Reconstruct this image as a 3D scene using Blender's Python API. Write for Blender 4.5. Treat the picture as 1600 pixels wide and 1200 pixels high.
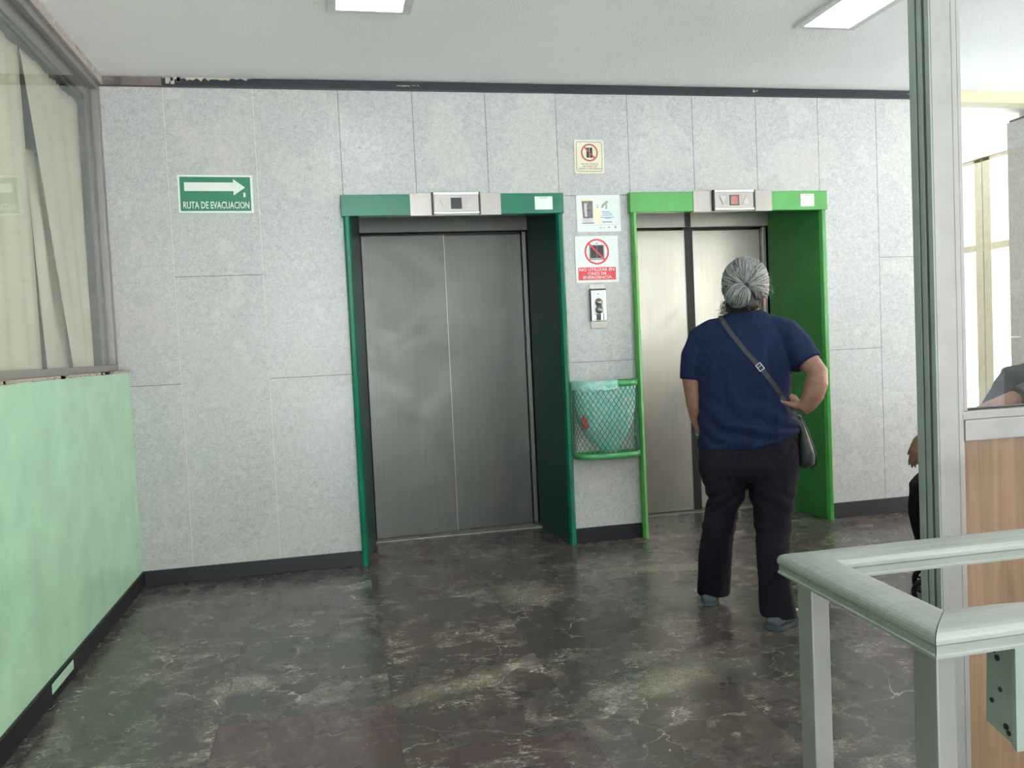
import bpy, bmesh, math, random
from mathutils import Vector, Matrix, noise, bvhtree
random.seed(7)
PI = math.pi
SC = bpy.context.scene
COL = SC.collection
for ob in list(bpy.data.objects): bpy.data.objects.remove(ob)

# ------------------------------------------------------------------ camera
CAM = Vector((1.1518, -5.2531, 1.32))
YAW, PITCH, ROLL, FOC = -0.209, -0.0477, -0.0468, 1318.676
cyw, syw, cpt, spt = math.cos(YAW), math.sin(YAW), math.cos(PITCH), math.sin(PITCH)
FW = Vector((-syw*cpt, cyw*cpt, spt)); R0 = Vector((cyw, syw, 0)); U0 = R0.cross(FW)
RT = R0*math.cos(ROLL) + U0*math.sin(ROLL); UP = U0*math.cos(ROLL) - R0*math.sin(ROLL)
cd = bpy.data.cameras.new('camera'); cd.sensor_width = 36; cd.lens = 36*FOC/1600; cd.clip_start = .05; cd.clip_end = 200
cam = bpy.data.objects.new('camera', cd); COL.objects.link(cam)
m = Matrix((RT, UP, -FW)).transposed().to_4x4(); m.translation = CAM; cam.matrix_world = m
SC.camera = cam
# ------------------------------------------------------------------ world, exposure
WORLD_STR = 10.0
UPLIGHT_STR = 24.0
SIDE = .12
w = bpy.data.worlds.new('world'); SC.world = w; w.use_nodes = True
wt = w.node_tree; bg = wt.nodes['Background']; bg.inputs[0].default_value = (.93, .965, 1.0, 1)
_tc = wt.nodes.new('ShaderNodeTexCoord'); _sp = wt.nodes.new('ShaderNodeSeparateXYZ'); _rp = wt.nodes.new('ShaderNodeMapRange')
wt.links.new(_tc.outputs['Generated'], _sp.inputs[0]); wt.links.new(_sp.outputs['Z'], _rp.inputs['Value'])
_rp.inputs['From Min'].default_value = -.10; _rp.inputs['From Max'].default_value = .02
_rp.inputs['To Min'].default_value = UPLIGHT_STR; _rp.inputs['To Max'].default_value = WORLD_STR      # uplight added below the horizon to fill the ceiling, then open sky
_rx = wt.nodes.new('ShaderNodeMapRange'); wt.links.new(_sp.outputs['X'], _rx.inputs['Value'])
_rx.inputs['From Min'].default_value = .1; _rx.inputs['From Max'].default_value = .75; _rx.inputs['To Min'].default_value = 1.0; _rx.inputs['To Max'].default_value = SIDE
_mu = wt.nodes.new('ShaderNodeMath'); _mu.operation = 'MULTIPLY'                                   # made-up dimming towards the side glazing, keeps the right wall from overlighting
wt.links.new(_rp.outputs[0], _mu.inputs[0]); wt.links.new(_rx.outputs[0], _mu.inputs[1]); wt.links.new(_mu.outputs[0], bg.inputs[1])
FIX_STR = 9.0
vs = SC.view_settings; vs.view_transform = 'Standard'; vs.look = 'None'; vs.gamma = 1; vs.exposure = 0.0; vs.use_curve_mapping = False

# ------------------------------------------------------------------ materials
def srgb(r, g, b):
    f = lambda c: c/12.92 if c <= .04045 else ((c+.055)/1.055)**2.4
    return (f(r/255), f(g/255), f(b/255), 1)
class N:
    """tiny node-graph helper"""
    def __init__(s, name):
        s.m = bpy.data.materials.new(name); s.m.use_nodes = True; s.t = s.m.node_tree; s.b = s.t.nodes['Principled BSDF']
        s.out = s.t.nodes['Material Output']
    def n(s, typ, **kw):
        nd = s.t.nodes.new(typ)
        for k, v in kw.items(): setattr(nd, k, v)
        return nd
    def l(s, a, b): s.t.links.new(a, b)
    def co(s, scale=(1, 1, 1), kind='Object', rot=(0, 0, 0)):
        tc = s.n('ShaderNodeTexCoord'); mp = s.n('ShaderNodeMapping'); mp.inputs['Scale'].default_value = scale; mp.inputs['Rotation'].default_value = rot
        s.l(tc.outputs[kind], mp.inputs[0]); return mp.outputs[0]
    def noise(s, vec, sc, det=4, rough=.55, dist=0):
        nd = s.n('ShaderNodeTexNoise'); s.l(vec, nd.inputs['Vector']); nd.inputs['Scale'].default_value = sc
        nd.inputs['Detail'].default_value = det; nd.inputs['Roughness'].default_value = rough; nd.inputs['Distortion'].default_value = dist
        return nd.outputs['Fac']
    def ramp(s, fac, stops):
        r = s.n('ShaderNodeValToRGB'); s.l(fac, r.inputs[0]); e = r.color_ramp.elements
        while len(e) < len(stops): e.new(.5)
        for q, (p_, c) in zip(e, stops):
            q.position = p_; q.color = c if isinstance(c, tuple) else (c, c, c, 1)
        return r.outputs[0]
    def mix(s, f, a, b, blend='MIX'):
        x = s.n('ShaderNodeMix', data_type='RGBA', blend_type=blend)
        for sock, v in ((x.inputs[0], f), (x.inputs[6], a), (x.inputs[7], b)):
            if hasattr(v, 'is_linked') : s.l(v, sock)
            else: sock.default_value = v
        return x.outputs[2]
    def math(s, op, a, b=0, c=0):
        x = s.n('ShaderNodeMath', operation=op)
        for i, v in enumerate((a, b, c)):
            if hasattr(v, 'is_linked'): s.l(v, x.inputs[i])
            else: x.inputs[i].default_value = v
        return x.outputs[0]
    def base(s, v):
        if hasattr(v, 'is_linked'): s.l(v, s.b.inputs['Base Color'])
        else: s.b.inputs['Base Color'].default_value = v
        return s
    def set(s, **kw):
        for k, v in kw.items():
            sk = s.b.inputs[k.replace('_', ' ')]
            if hasattr(v, 'is_linked'): s.l(v, sk)
            else: sk.default_value = v
        return s
    def bump(s, h, st=.3, dist=.002):
        b = s.n('ShaderNodeBump'); b.inputs['Strength'].default_value = st; b.inputs['Distance'].default_value = dist
        s.l(h, b.inputs['Height']); s.l(b.outputs[0], s.b.inputs['Normal']); return s
def plain(name, col, rough=.5, metal=0, var=.06, sc=18, bump=0):
    q = N(name); v = q.co(); f = q.noise(v, sc)
    d = tuple(max(0, c*(1-var*2)) for c in col[:3])+(1,); h = tuple(min(1, c*(1+var)) for c in col[:3])+(1,)
    q.base(q.ramp(f, [(.3, d), (.7, h)])).set(Roughness=rough, Metallic=metal)
    if bump: q.bump(q.noise(v, sc*8), bump, .001)
    return q.m
def wood(name, c1, c2, scale=(14, 14, .8)):
    q = N(name); v = q.co(scale); f = q.noise(v, 1.5, 6, .6, 1.2)
    q.base(q.ramp(f, [(.3, c1), (.7, c2)])).set(Roughness=.38); return q.m

M = {}
# marble cladding: pale grey with fine dark/light speckle; 'tone' is each slab's own shade
q = N('cladding'); v = q.co(); a = q.noise(v, 95, 3, .7, .6); b = q.noise(v, 34, 4, .6, .8); c = q.noise(v, 2.2, 3)
col = q.ramp(a, [(.3, srgb(132, 134, 134)), (.47, srgb(172, 174, 172)), (.72, srgb(196, 197, 195))])
col = q.mix(.5, col, q.ramp(b, [(.3, srgb(152, 154, 152)), (.62, srgb(188, 189, 187))]))
col = q.mix(q.math('MULTIPLY', q.ramp(c, [(.45, 0.), (.7, 1.)]), .22), col, srgb(196, 184, 170))
at = q.n('ShaderNodeAttribute', attribute_name='tone')
col = q.mix(1.0, col, at.outputs['Color'], 'MULTIPLY')
q.base(col).set(Roughness=q.ramp(c, [(.3, .20), (.7, .32)]), Specular_IOR_Level=.36); M['marble'] = q.m
M['grout_dark'] = plain('grout_dark', srgb(92, 88, 80), .9)
M['grout_light'] = plain('grout_light', srgb(205, 203, 190), .9)
# black painted strip with chips
def chipped(name, colr, chip, thr=.66, rough=.35, sc=14, stretch=(1, 1, 1)):
    q = N(name); v = q.co(stretch); f = q.noise(v, sc, 8, .7, .4); big = q.noise(v, 1.3, 2)
    msk = q.ramp(q.math('ADD', f, q.math('MULTIPLY', q.math('SUBTRACT', big, .5), .35)), [(thr, 0.), (thr+.015, 1.)])
    va = q.ramp(q.noise(v, 5), [(.3, tuple(x*.8 for x in colr[:3])+(1,)), (.7, colr)])
    q.base(q.mix(msk, va, chip)).set(Roughness=rough).bump(f, .1); return q.m
M['black_strip'] = chipped('black_strip', srgb(30, 34, 42), srgb(190, 186, 176), .80)
M['base_black'] = chipped('base_black', srgb(20, 21, 28), srgb(130, 128, 128), .70, .5)
M['raw_wood'] = plain('raw_wood', srgb(112, 104, 98), .8, 0, .25, 12)
M['plaster_chip'] = plain('plaster_chip', srgb(186, 180, 168), .9, 0, .1)
M['green_wall'] = chipped('green_wall', srgb(170, 214, 186), srgb(186, 220, 198), .78, .32, 6)
# ceiling
q = N('ceiling_paint'); v = q.co(); f = q.noise(v, 85, 3, .6)
q.base(q.ramp(q.noise(v, 1.2), [(.3, srgb(242, 244, 243)), (.7, srgb(249, 249, 248))])).set(Roughness=.62).bump(f, .5, .006); M['ceiling'] = q.m
# floor: brown/green/plum stone slabs with pale veins
q = N('stone_floor'); v = q.co()
sep = q.n('ShaderNodeSeparateXYZ'); q.l(v, sep.inputs[0])
gx = q.math('DIVIDE', q.math('SUBTRACT', sep.outputs[0], .06), .622); ix = q.math('FLOOR', gx)
gy = q.math('DIVIDE', q.math('ADD', q.math('ADD', sep.outputs[1], .44), q.math('MULTIPLY', ix, .42)), 1.26); iy = q.math('FLOOR', gy)
cm = q.n('ShaderNodeCombineXYZ'); q.l(ix, cm.inputs[0]); q.l(iy, cm.inputs[1])
wn = q.n('ShaderNodeTexWhiteNoise', noise_dimensions='3D'); q.l(cm.outputs[0], wn.inputs['Vector'])
tone = q.ramp(wn.outputs['Value'], [(0., srgb(66, 66, 63)), (.3, srgb(74, 66, 62)), (.6, srgb(66, 61, 66)), (1., srgb(86, 62, 60))])
off = q.n('ShaderNodeVectorMath', operation='MULTIPLY_ADD'); q.l(wn.outputs['Color'], off.inputs[0]); off.inputs[1].default_value = (3, 3, 3); q.l(v, off.inputs[2])
V2 = off.outputs[0]
mot = q.noise(V2, 1.6, 4, .5, .4)
col = q.mix(q.ramp(mot, [(.35, 0.), (.75, .6)]), tone, srgb(92, 74, 69))
col = q.mix(q.ramp(q.noise(V2, 2.5, 4, .5, .3), [(.4, 0.), (.8, .5)]), col, srgb(72, 78, 72))
def vein(scale, thr, rot, stretch, dist):
    mp = q.n('ShaderNodeMapping'); mp.inputs['Scale'].default_value = stretch; mp.inputs['Rotation'].default_value = (0, 0, rot); q.l(V2, mp.inputs[0])
    nz = q.n('ShaderNodeTexNoise'); q.l(mp.outputs[0], nz.inputs['Vector']); nz.inputs['Scale'].default_value = scale*2.2; nz.inputs['Detail'].default_value = 5
    ad = q.n('ShaderNodeVectorMath', operation='MULTIPLY_ADD'); q.l(nz.outputs['Color'], ad.inputs[0]); ad.inputs[1].default_value = (dist,)*3; q.l(mp.outputs[0], ad.inputs[2])
    vo = q.n('ShaderNodeTexVoronoi', feature='DISTANCE_TO_EDGE'); q.l(ad.outputs[0], vo.inputs['Vector']); vo.inputs['Scale'].default_value = scale
    return q.ramp(vo.outputs['Distance'], [(0., 1.), (thr, 0.)])
gate = q.ramp(q.noise(V2, 3.1, 4, .6), [(.5, 0.), (.6, 1.)])
gate2 = q.ramp(q.noise(V2, 2.1, 3), [(.46, 0.), (.58, 1.)])
gate3 = q.ramp(q.noise(V2, 9, 4), [(.49, 0.), (.56, 1.)])
v1 = q.math('MULTIPLY', vein(2.0, .008, .5, (1, 1.6, 1), .35), q.math('ADD', q.math('MULTIPLY', gate, .6), .25))
v2 = q.math('MULTIPLY', vein(8, .034, .15, (.45, 1.8, 1), .45), q.math('MULTIPLY', q.math('MULTIPLY', gate2, gate3), .95))
v3 = q.math('MULTIPLY', vein(22, .055, -.3, (.35, 1.5, 1), .5), q.math('MULTIPLY', q.math('MULTIPLY', gate, gate3), .6))
sp = q.ramp(q.noise(V2, 24, 3, .5, .5), [(.71, 0.), (.74, .55)])
# a few heavily veined, yellowish places in the stone
spots = None
for (px, py, rx, ry, rot_) in ((2.10, -.98, .22, .30, 0), (1.60, -2.02, .42, .09, .35), (.75, -1.75, .16, .12, -.3), (2.95, -.75, .45, .10, -.2), (2.35, -2.25, .45, .12, .3)):
    mp = q.n('ShaderNodeMapping', vector_type='TEXTURE'); mp.inputs['Location'].default_value = (px, py, 0); mp.inputs['Rotation'].default_value = (0, 0, rot_); mp.inputs['Scale'].default_value = (rx, ry, 1); q.l(v, mp.inputs[0])
    ln = q.n('ShaderNodeVectorMath', operation='LENGTH'); q.l(mp.outputs[0], ln.inputs[0])
    g_ = q.ramp(q.math('ADD', ln.outputs['Value'], q.math('MULTIPLY', q.math('SUBTRACT', q.noise(v, 7, 3), .5), 1.2)), [(.35, 1.), (1., 0.)])
    spots = g_ if spots is None else q.math('MAXIMUM', spots, g_)
v4 = q.math('MULTIPLY', vein(13, .05, .9, (.8, 1.5, 1), .6), spots)
col = q.mix(q.math('MULTIPLY', spots, .45), col, srgb(104, 98, 74))
allv = q.math('MINIMUM', q.math('ADD', q.math('ADD', q.math('ADD', v1, v2), v4), q.math('ADD', v3, sp)), 1)
col = q.mix(allv, col, srgb(206, 198, 182))
fx = q.math('FRACT', gx); fy = q.math('FRACT', gy)
jx = q.math('LESS_THAN', fx, .006); jy = q.math('LESS_THAN', fy, .003)
col = q.mix(q.math('MULTIPLY', q.math('MAXIMUM', jx, jy), .6), col, srgb(56, 50, 46))
rg = q.ramp(q.noise(V2, 6, 5, .6), [(.3, .16), (.7, .34)])
q.base(col).set(Roughness=rg, Specular_IOR_Level=.6).bump(q.noise(v, 3), .05, .01); M['floor'] = q.m
# green paints
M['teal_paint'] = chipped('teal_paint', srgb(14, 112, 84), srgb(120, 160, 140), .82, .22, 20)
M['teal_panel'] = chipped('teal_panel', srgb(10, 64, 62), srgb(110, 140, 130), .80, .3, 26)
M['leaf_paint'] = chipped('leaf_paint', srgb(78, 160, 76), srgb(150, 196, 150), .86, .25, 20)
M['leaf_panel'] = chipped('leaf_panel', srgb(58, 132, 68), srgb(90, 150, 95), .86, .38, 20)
# stainless
def steel(name, c1, c2, rough, stretch=(60, 60, 1.2), metal=.9):
    q = N(name); v = q.co(stretch); f = q.noise(v, 2, 4, .6); g = q.noise(q.co(), 2.2, 4, .6, .8)
    q.base(q.mix(.5, q.ramp(f, [(.3, c1), (.7, c2)]), q.ramp(g, [(.3, c1), (.7, c2)])))
    r = q.ramp(g, [(.3, rough*.8), (.7, rough*1.25)])
    q.set(Metallic=metal, Roughness=r).bump(f, .05, .001); return q.m
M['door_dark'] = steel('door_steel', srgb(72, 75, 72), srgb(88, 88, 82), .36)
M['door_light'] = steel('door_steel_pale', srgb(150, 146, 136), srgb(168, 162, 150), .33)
M['steel'] = steel('steel_plate', srgb(142, 138, 132), srgb(154, 150, 144), .36)
M['steel_bright'] = plain('steel_bright', srgb(186, 188, 188), .28, 1, .02)
M['sill_metal'] = plain('sill_metal', srgb(150, 150, 138), .45, .6, .12, 30)
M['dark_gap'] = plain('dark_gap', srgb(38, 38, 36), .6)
M['black'] = plain('black', srgb(22, 22, 22), .4)
M['alu'] = plain('aluminium', srgb(140, 139, 136), .42, .3, .05, 9)
M['alu_green'] = plain('aluminium_side', srgb(140, 152, 144), .45, .25, .05, 9)
M['rail_alu'] = steel('rail_aluminium', srgb(128, 134, 128), srgb(154, 160, 153), .42, (1.5, 40, 40), .35)
M['groove'] = plain('groove', srgb(66, 76, 72), .6)
M['wood'] = wood('wood_laminate', srgb(108, 84, 64), srgb(136, 108, 84))
M['cream_frame'] = plain('cream_frame', srgb(206, 200, 172), .45)
M['beam_cream'] = plain('beam_cream', srgb(186, 180, 146), .6)
M['white_paint'] = plain('white_paint', srgb(222, 222, 220), .6)
M['peel'] = chipped('peeling_trim', srgb(176, 166, 156), srgb(214, 210, 202), .62, .8, 22)
M['grey_wall'] = plain('grey_wall', srgb(172, 172, 166), .7)
M['office_wall'] = plain('office_wall', srgb(120, 126, 122), .8)
M['peach'] = plain('peach_facade', srgb(232, 206, 180), .8)
q = N('curtain_cloth'); v = q.co(); q.base(q.ramp(q.noise(v, 4, 5), [(.3, srgb(226, 228, 206)), (.7, srgb(240, 241, 222))])).set(Roughness=.85).bump(q.noise(v, 300), .1, .001)
_tr = q.n('ShaderNodeBsdfTranslucent'); _tr.inputs[0].default_value = srgb(220, 222, 196); _mx = q.n('ShaderNodeMixShader'); _mx.inputs[0].default_value = .3
q.l(q.b.outputs[0], _mx.inputs[1]); q.l(_tr.outputs[0], _mx.inputs[2]); q.l(_mx.outputs[0], q.out.inputs[0])
M['curtain'] = q.m
# glass: thin pane
def glass(name, tint, refl=1.0, rough=.0):
    q = N(name); t = q.n('ShaderNodeBsdfTransparent'); t.inputs[0].default_value = tint
    g = q.n('ShaderNodeBsdfGlossy'); g.inputs['Roughness'].default_value = rough
    fr = q.n('ShaderNodeFresnel'); ge = q.n('ShaderNodeNewGeometry'); q.l(q.math('MULTIPLY_ADD', ge.outputs['Backfacing'], 1/1.42-1.42, 1.42), fr.inputs[0])
    mx = q.n('ShaderNodeMixShader'); q.l(q.math('MULTIPLY', fr.outputs[0], refl), mx.inputs[0]); q.l(t.outputs[0], mx.inputs[1]); q.l(g.outputs[0], mx.inputs[2])
    q.l(mx.outputs[0], q.out.inputs[0]); return q.m
M['glass'] = glass('window_glass', (.985, .99, .985, 1), 1.0, .01)
M['clear'] = glass('clear_glass', (.97, .98, .98, 1), .5)
def emit(name, col, st):
    q = N(name); q.base(col).set(Emission_Color=col, Emission_Strength=st); return q.m
M['lamp'] = emit('lamp_diffuser', (.90, 1.0, 1.0, 1), FIX_STR)
M['red_led'] = emit('red_led', (.75, .10, .08, 1), .22)
# signs
M['sign_white'] = plain('sign_white', srgb(212, 220, 214), .35, 0, .02)
M['sign_green'] = plain('sign_green', srgb(20, 116, 78), .35, 0, .03)
M['sign_cream'] = plain('sign_cream', srgb(212, 210, 184), .4, 0, .02)
M['sign_olive'] = plain('sign_olive', srgb(120, 118, 92), .5)
M['sign_red'] = plain('sign_red', srgb(214, 50, 62), .4, 0, .02)
M['sign_darkred'] = plain('sign_darkred', srgb(176, 62, 56), .4, 0, .02)
M['ink'] = plain('ink', srgb(30, 32, 30), .5)
M['ink_grey'] = plain('ink_grey', srgb(150, 152, 150), .5)
M['ink_blue'] = plain('ink_blue', srgb(70, 124, 178), .5)
M['photo_beige'] = plain('photo_beige', srgb(226, 212, 180), .5)
M['photo_steel'] = plain('photo_steel', srgb(112, 110, 112), .4, 0, .3, 60)
M['photo_pale'] = plain('photo_pale', srgb(196, 196, 200), .4)
M['yellow_print'] = plain('yellow_print', srgb(238, 222, 182), .5)
# bin
M['bin_green'] = plain('bin_green', srgb(70, 150, 92), .3)
M['bin_wire'] = plain('bin_wire', srgb(58, 96, 82), .4)
q = N('bag_film'); v = q.co(); f = q.noise(v, 28, 5, .6, 1.2)
q.base(q.ramp(f, [(.3, srgb(104, 206, 190)), (.5, srgb(164, 230, 218)), (.66, srgb(232, 246, 242))])).set(Roughness=.2, Alpha=q.ramp(f, [(.3, .85), (.7, .6)]), Transmission_Weight=.0).bump(f, .8, .01); M['bag'] = q.m
M['wrapper'] = plain('wrapper', srgb(196, 84, 76), .4)
# cloth, skin, hair
def cloth(name, c, sc=14):
    q = N(name); v = q.co(); f = q.noise(v, sc, 4, .6, .8); g = q.noise(q.co((1, 1, .45), rot=(0, .5, 0)), 7, 3, .5, 1.5)
    q.base(q.ramp(g, [(.3, tuple(x*.8 for x in c[:3])+(1,)), (.7, tuple(x*1.15 for x in c[:3])+(1,))])).set(Roughness=.9, Specular_IOR_Level=.2)
    q.bump(q.math('ADD', q.math('MULTIPLY', g, 2.0), q.math('MULTIPLY', q.noise(v, 260), .05)), .55, .02); return q.m
M['navy'] = cloth('navy_jersey', srgb(21, 34, 62))
M['pants'] = cloth('black_trousers', srgb(26, 22, 33))
M['charcoal'] = cloth('charcoal_cloth', srgb(58, 64, 74))
q = N('skin'); v = q.co(); f = q.noise(v, 22, 4)
q.base(q.ramp(f, [(.3, srgb(126, 90, 74)), (.7, srgb(146, 108, 90))])).set(Roughness=.5, Subsurface_Weight=.08, Subsurface_Radius=(.01, .004, .002)).bump(q.noise(v, 160), .12, .002); M['skin'] = q.m
M['hair_a'] = plain('hair_silver', srgb(146, 149, 146), .5, 0, .15, 60)
M['hair_b'] = plain('hair_grey', srgb(98, 101, 99), .5, 0, .2, 60)
M['hair_c'] = plain('hair_dark', srgb(34, 31, 31), .5, 0, .2, 60)
M['strap'] = plain('strap_webbing', srgb(46, 48, 52), .6, 0, .1, 50)
M['leather'] = plain('bag_leather', srgb(52, 58, 62), .5, 0, .1, 30, .2)
M['shoe'] = plain('shoe_grey', srgb(84, 92, 98), .7, 0, .15, 40)
M['sole'] = plain('shoe_sole', srgb(66, 78, 86), .6)
M['shoe_white'] = plain('shoe_trim', srgb(200, 194, 150), .6)
M['rubber'] = plain('rubber', srgb(24, 25, 28), .6)

# ------------------------------------------------------------------ mesh helpers
def B(): return bmesh.new()
def box(bm, x0, x1, y0, y1, z0, z1, bev=0, seg=2, mi=0):
    t = bmesh.new(); bmesh.ops.create_cube(t, size=1)
    for v in t.verts: v.co = Vector(((x0+x1)/2+v.co.x*(x1-x0), (y0+y1)/2+v.co.y*(y1-y0), (z0+z1)/2+v.co.z*(z1-z0)))
    if bev: bmesh.ops.bevel(t, geom=t.edges[:], offset=bev, segments=seg, affect='EDGES', profile=.6)
    return merge(bm, t, mi)
def merge(bm, t, mi=0, mat=None):
    if mat is not None: t.transform(mat)
    mp = {}
    for v in t.verts: mp[v] = bm.verts.new(v.co)
    out = []
    for f in t.faces:
        try:
            nf = bm.faces.new([mp[v] for v in f.verts]); nf.material_index = mi; out.append(nf)
        except ValueError: pass
    t.free(); return out
def prism(bm, pts, y0, y1, mi=0, axis='y', bev=0):
    """closed outline in (a,b), extruded along an axis: y -> (x,z); x -> (y,z); z -> (x,y)"""
    t = bmesh.new()
    def P(a, b, c): return {'y': (a, c, b), 'x': (c, a, b), 'z': (a, b, c)}[axis]
    lo = [t.verts.new(P(a, b, y0)) for a, b in pts]; hi = [t.verts.new(P(a, b, y1)) for a, b in pts]
    t.faces.new(lo); t.faces.new(hi[::-1]); n = len(pts)
    for i in range(n): t.faces.new((lo[i], hi[i], hi[(i+1) % n], lo[(i+1) % n]))
    bmesh.ops.recalc_face_normals(t, faces=t.faces)
    if bev: bmesh.ops.bevel(t, geom=t.edges[:], offset=bev, segments=2, affect='EDGES')
    merge(bm, t, mi)
def frame_axes(d):
    d = d.normalized(); a = Vector((0, 0, 1)) if abs(d.z) < .9 else Vector((1, 0, 0))
    x = d.cross(a).normalized(); return x, d.cross(x).normalized()
def tube(bm, pts, rad, seg=8, mi=0, cap=True):
    pts = [Vector(p_) for p_ in pts]; n = len(pts); rad = rad if isinstance(rad, (list, tuple)) else [rad]*n
    rings = []; px = None
    for i, p_ in enumerate(pts):
        d = (pts[min(i+1, n-1)]-pts[max(i-1, 0)])
        if d.length < 1e-9: d = Vector((0, 0, 1))
        d.normalize()
        if px is None: px, _ = frame_axes(d)
        else:
            px = px-d*px.dot(d)
            if px.length < 1e-6: px, _ = frame_axes(d)
            px.normalize()
        py = d.cross(px)
        r = rad[i]; ra, rb = r if isinstance(r, tuple) else (r, r)
        rings.append([bm.verts.new(p_+px*ra*math.cos(2*PI*k/seg)+py*rb*math.sin(2*PI*k/seg)) for k in range(seg)])
    for a, b in zip(rings, rings[1:]):
        for k in range(seg):
            f = bm.faces.new((a[k], a[(k+1) % seg], b[(k+1) % seg], b[k])); f.material_index = mi
    if cap:
        for rr in (rings[0][::-1], rings[-1]):
            f = bm.faces.new(rr); f.material_index = mi
def loft(bm, rings, seg=28, mi=0, sq=2.0):
    """rings: (cx, cy, z, rx, ry[, tilt_x, tilt_y]) stacked ellipses (superellipse power sq)"""
    R = []
    for r in rings:
        cx, cy, z, rx, ry = r[:5]; tx = r[5] if len(r) > 5 else 0; ty = r[6] if len(r) > 6 else 0
        L = []
        for k in range(seg):
            c, s = math.cos(2*PI*k/seg), math.sin(2*PI*k/seg)
            x = rx*math.copysign(abs(c)**(2/sq), c); y = ry*math.copysign(abs(s)**(2/sq), s)
            L.append(bm.verts.new((cx+x, cy+y, z+tx*x+ty*y)))
        R.append(L)
    for a, b in zip(R, R[1:]):
        for k in range(seg): bm.faces.new((a[k], a[(k+1) % seg], b[(k+1) % seg], b[k])).material_index = mi
    bm.faces.new(R[0][::-1]).material_index = mi; bm.faces.new(R[-1]).material_index = mi
def ball(bm, c, r, seg=20, mi=0):
    if isinstance(r, Vector): r = tuple(r)
    r = r if isinstance(r, (list, tuple)) else (r, r, r)
    t = bmesh.new(); bmesh.ops.create_uvsphere(t, u_segments=seg, v_segments=max(6, seg*2//3), radius=1)
    for v in t.verts: v.co = Vector((c[0]+v.co.x*r[0], c[1]+v.co.y*r[1], c[2]+v.co.z*r[2]))
    merge(bm, t, mi)
def cyl(bm, c, r, h, axis='y', seg=24, mi=0):
    d = {'x': Vector((1, 0, 0)), 'y': Vector((0, 1, 0)), 'z': Vector((0, 0, 1))}[axis]; c = Vector(c)
    tube(bm, [c-d*h/2, c+d*h/2], r, seg, mi)
def ringy(bm, cx, cz, r0, r1, y0, y1, seg=40, mi=0):
    """flat annulus with thickness facing y"""
    V = []
    for r in (r0, r1):
        for y in (y0, y1): V.append([bm.verts.new((cx+r*math.cos(2*PI*k/seg), y, cz+r*math.sin(2*PI*k/seg))) for k in range(seg)])
    for a, b in ((0, 2), (2, 3), (3, 1), (1, 0)):
        for k in range(seg):
            j = (k+1) % seg; bm.faces.new((V[a][k], V[a][j], V[b][j], V[b][k])).material_index = mi
def obj(name, bm, mats, parent=None, smooth=False, auto=None):
    bmesh.ops.recalc_face_normals(bm, faces=bm.faces[:])
    me = bpy.data.meshes.new(name); bm.to_mesh(me); bm.free()
    for mm in (mats if isinstance(mats, (list, tuple)) else [mats]): me.materials.append(mm if not isinstance(mm, str) else M[mm])
    if smooth:
        for p_ in me.polygons: p_.use_smooth = True
        if auto:
            for e in me.edges: pass
    o = bpy.data.objects.new(name, me); COL.objects.link(o)
    if parent: o.parent = parent
    return o
def remeshed(bm, voxel, smooth=4, fac=.5, deform=None):
    """union of everything in bm as one continuous surface"""
    me = bpy.data.meshes.new('tmp'); bmesh.ops.recalc_face_normals(bm, faces=bm.faces[:]); bm.to_mesh(me); bm.free()
    o = bpy.data.objects.new('tmp', me); COL.objects.link(o)
    md = o.modifiers.new('r', 'REMESH'); md.mode = 'VOXEL'; md.voxel_size = voxel
    if smooth: s_ = o.modifiers.new('s', 'SMOOTH'); s_.iterations = smooth; s_.factor = fac
    dg = bpy.context.evaluated_depsgraph_get(); ev = o.evaluated_get(dg); m2 = ev.to_mesh()
    nb = bmesh.new(); nb.from_mesh(m2); ev.to_mesh_clear()
    bpy.data.objects.remove(o); bpy.data.meshes.remove(me)
    if deform:
        nb.normal_update()
        for v in nb.verts: v.co = v.co + v.normal*deform(v.co)
    return nb
def thing(name, label, cat, loc=(0, 0, 0), rotz=0, group=None):
    o = bpy.data.objects.new(name, None); COL.objects.link(o); o.empty_display_size = .1
    o.location = loc; o.rotation_euler = (0, 0, rotz); o['label'] = label; o['category'] = cat
    if group: o['group'] = group
    return o
def tag(o, label, cat, group=None):
    o['label'] = label; o['category'] = cat
    if group: o['group'] = group
    return o
def struct(name, bm, mats, label=None, parent=None, smooth=False):
    o = obj(name, bm, mats, parent, smooth)
    if not parent: o['kind'] = 'structure'
    if label: o['label'] = label
    return o
def local(o, p_):
    """shift mesh so its world position stays when parent empty sits at p_"""
    o.data.transform(Matrix.Translation(-Vector(p_))); return o
def text(s, x0, x1, z0, z1, y, mat, parent, name='lettering', ext=.0006, bold=0.0):
    cu = bpy.data.curves.new('t', 'FONT'); cu.body = s; cu.size = 1; cu.offset = bold; cu.resolution_u = 2; cu.align_x = 'LEFT'
    o = bpy.data.objects.new('t', cu); COL.objects.link(o)
    dg = bpy.context.evaluated_depsgraph_get(); ev = o.evaluated_get(dg); mm = ev.to_mesh()
    bm = bmesh.new(); bm.from_mesh(mm); ev.to_mesh_clear(); bpy.data.objects.remove(o); bpy.data.curves.remove(cu)
    xs = [v.co.x for v in bm.verts]; ys = [v.co.y for v in bm.verts]
    a0, a1, b0, b1 = min(xs), max(xs), min(ys), max(ys)
    for v in bm.verts: v.co = Vector((x0+(v.co.x-a0)/(a1-a0)*(x1-x0), y, z0+(v.co.y-b0)/(b1-b0)*(z1-z0)))
    r = bmesh.ops.extrude_face_region(bm, geom=bm.faces[:])
    for g in r['geom']:
        if isinstance(g, bmesh.types.BMVert): g.co.y -= ext
    return obj(name, bm, mat, parent)

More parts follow.
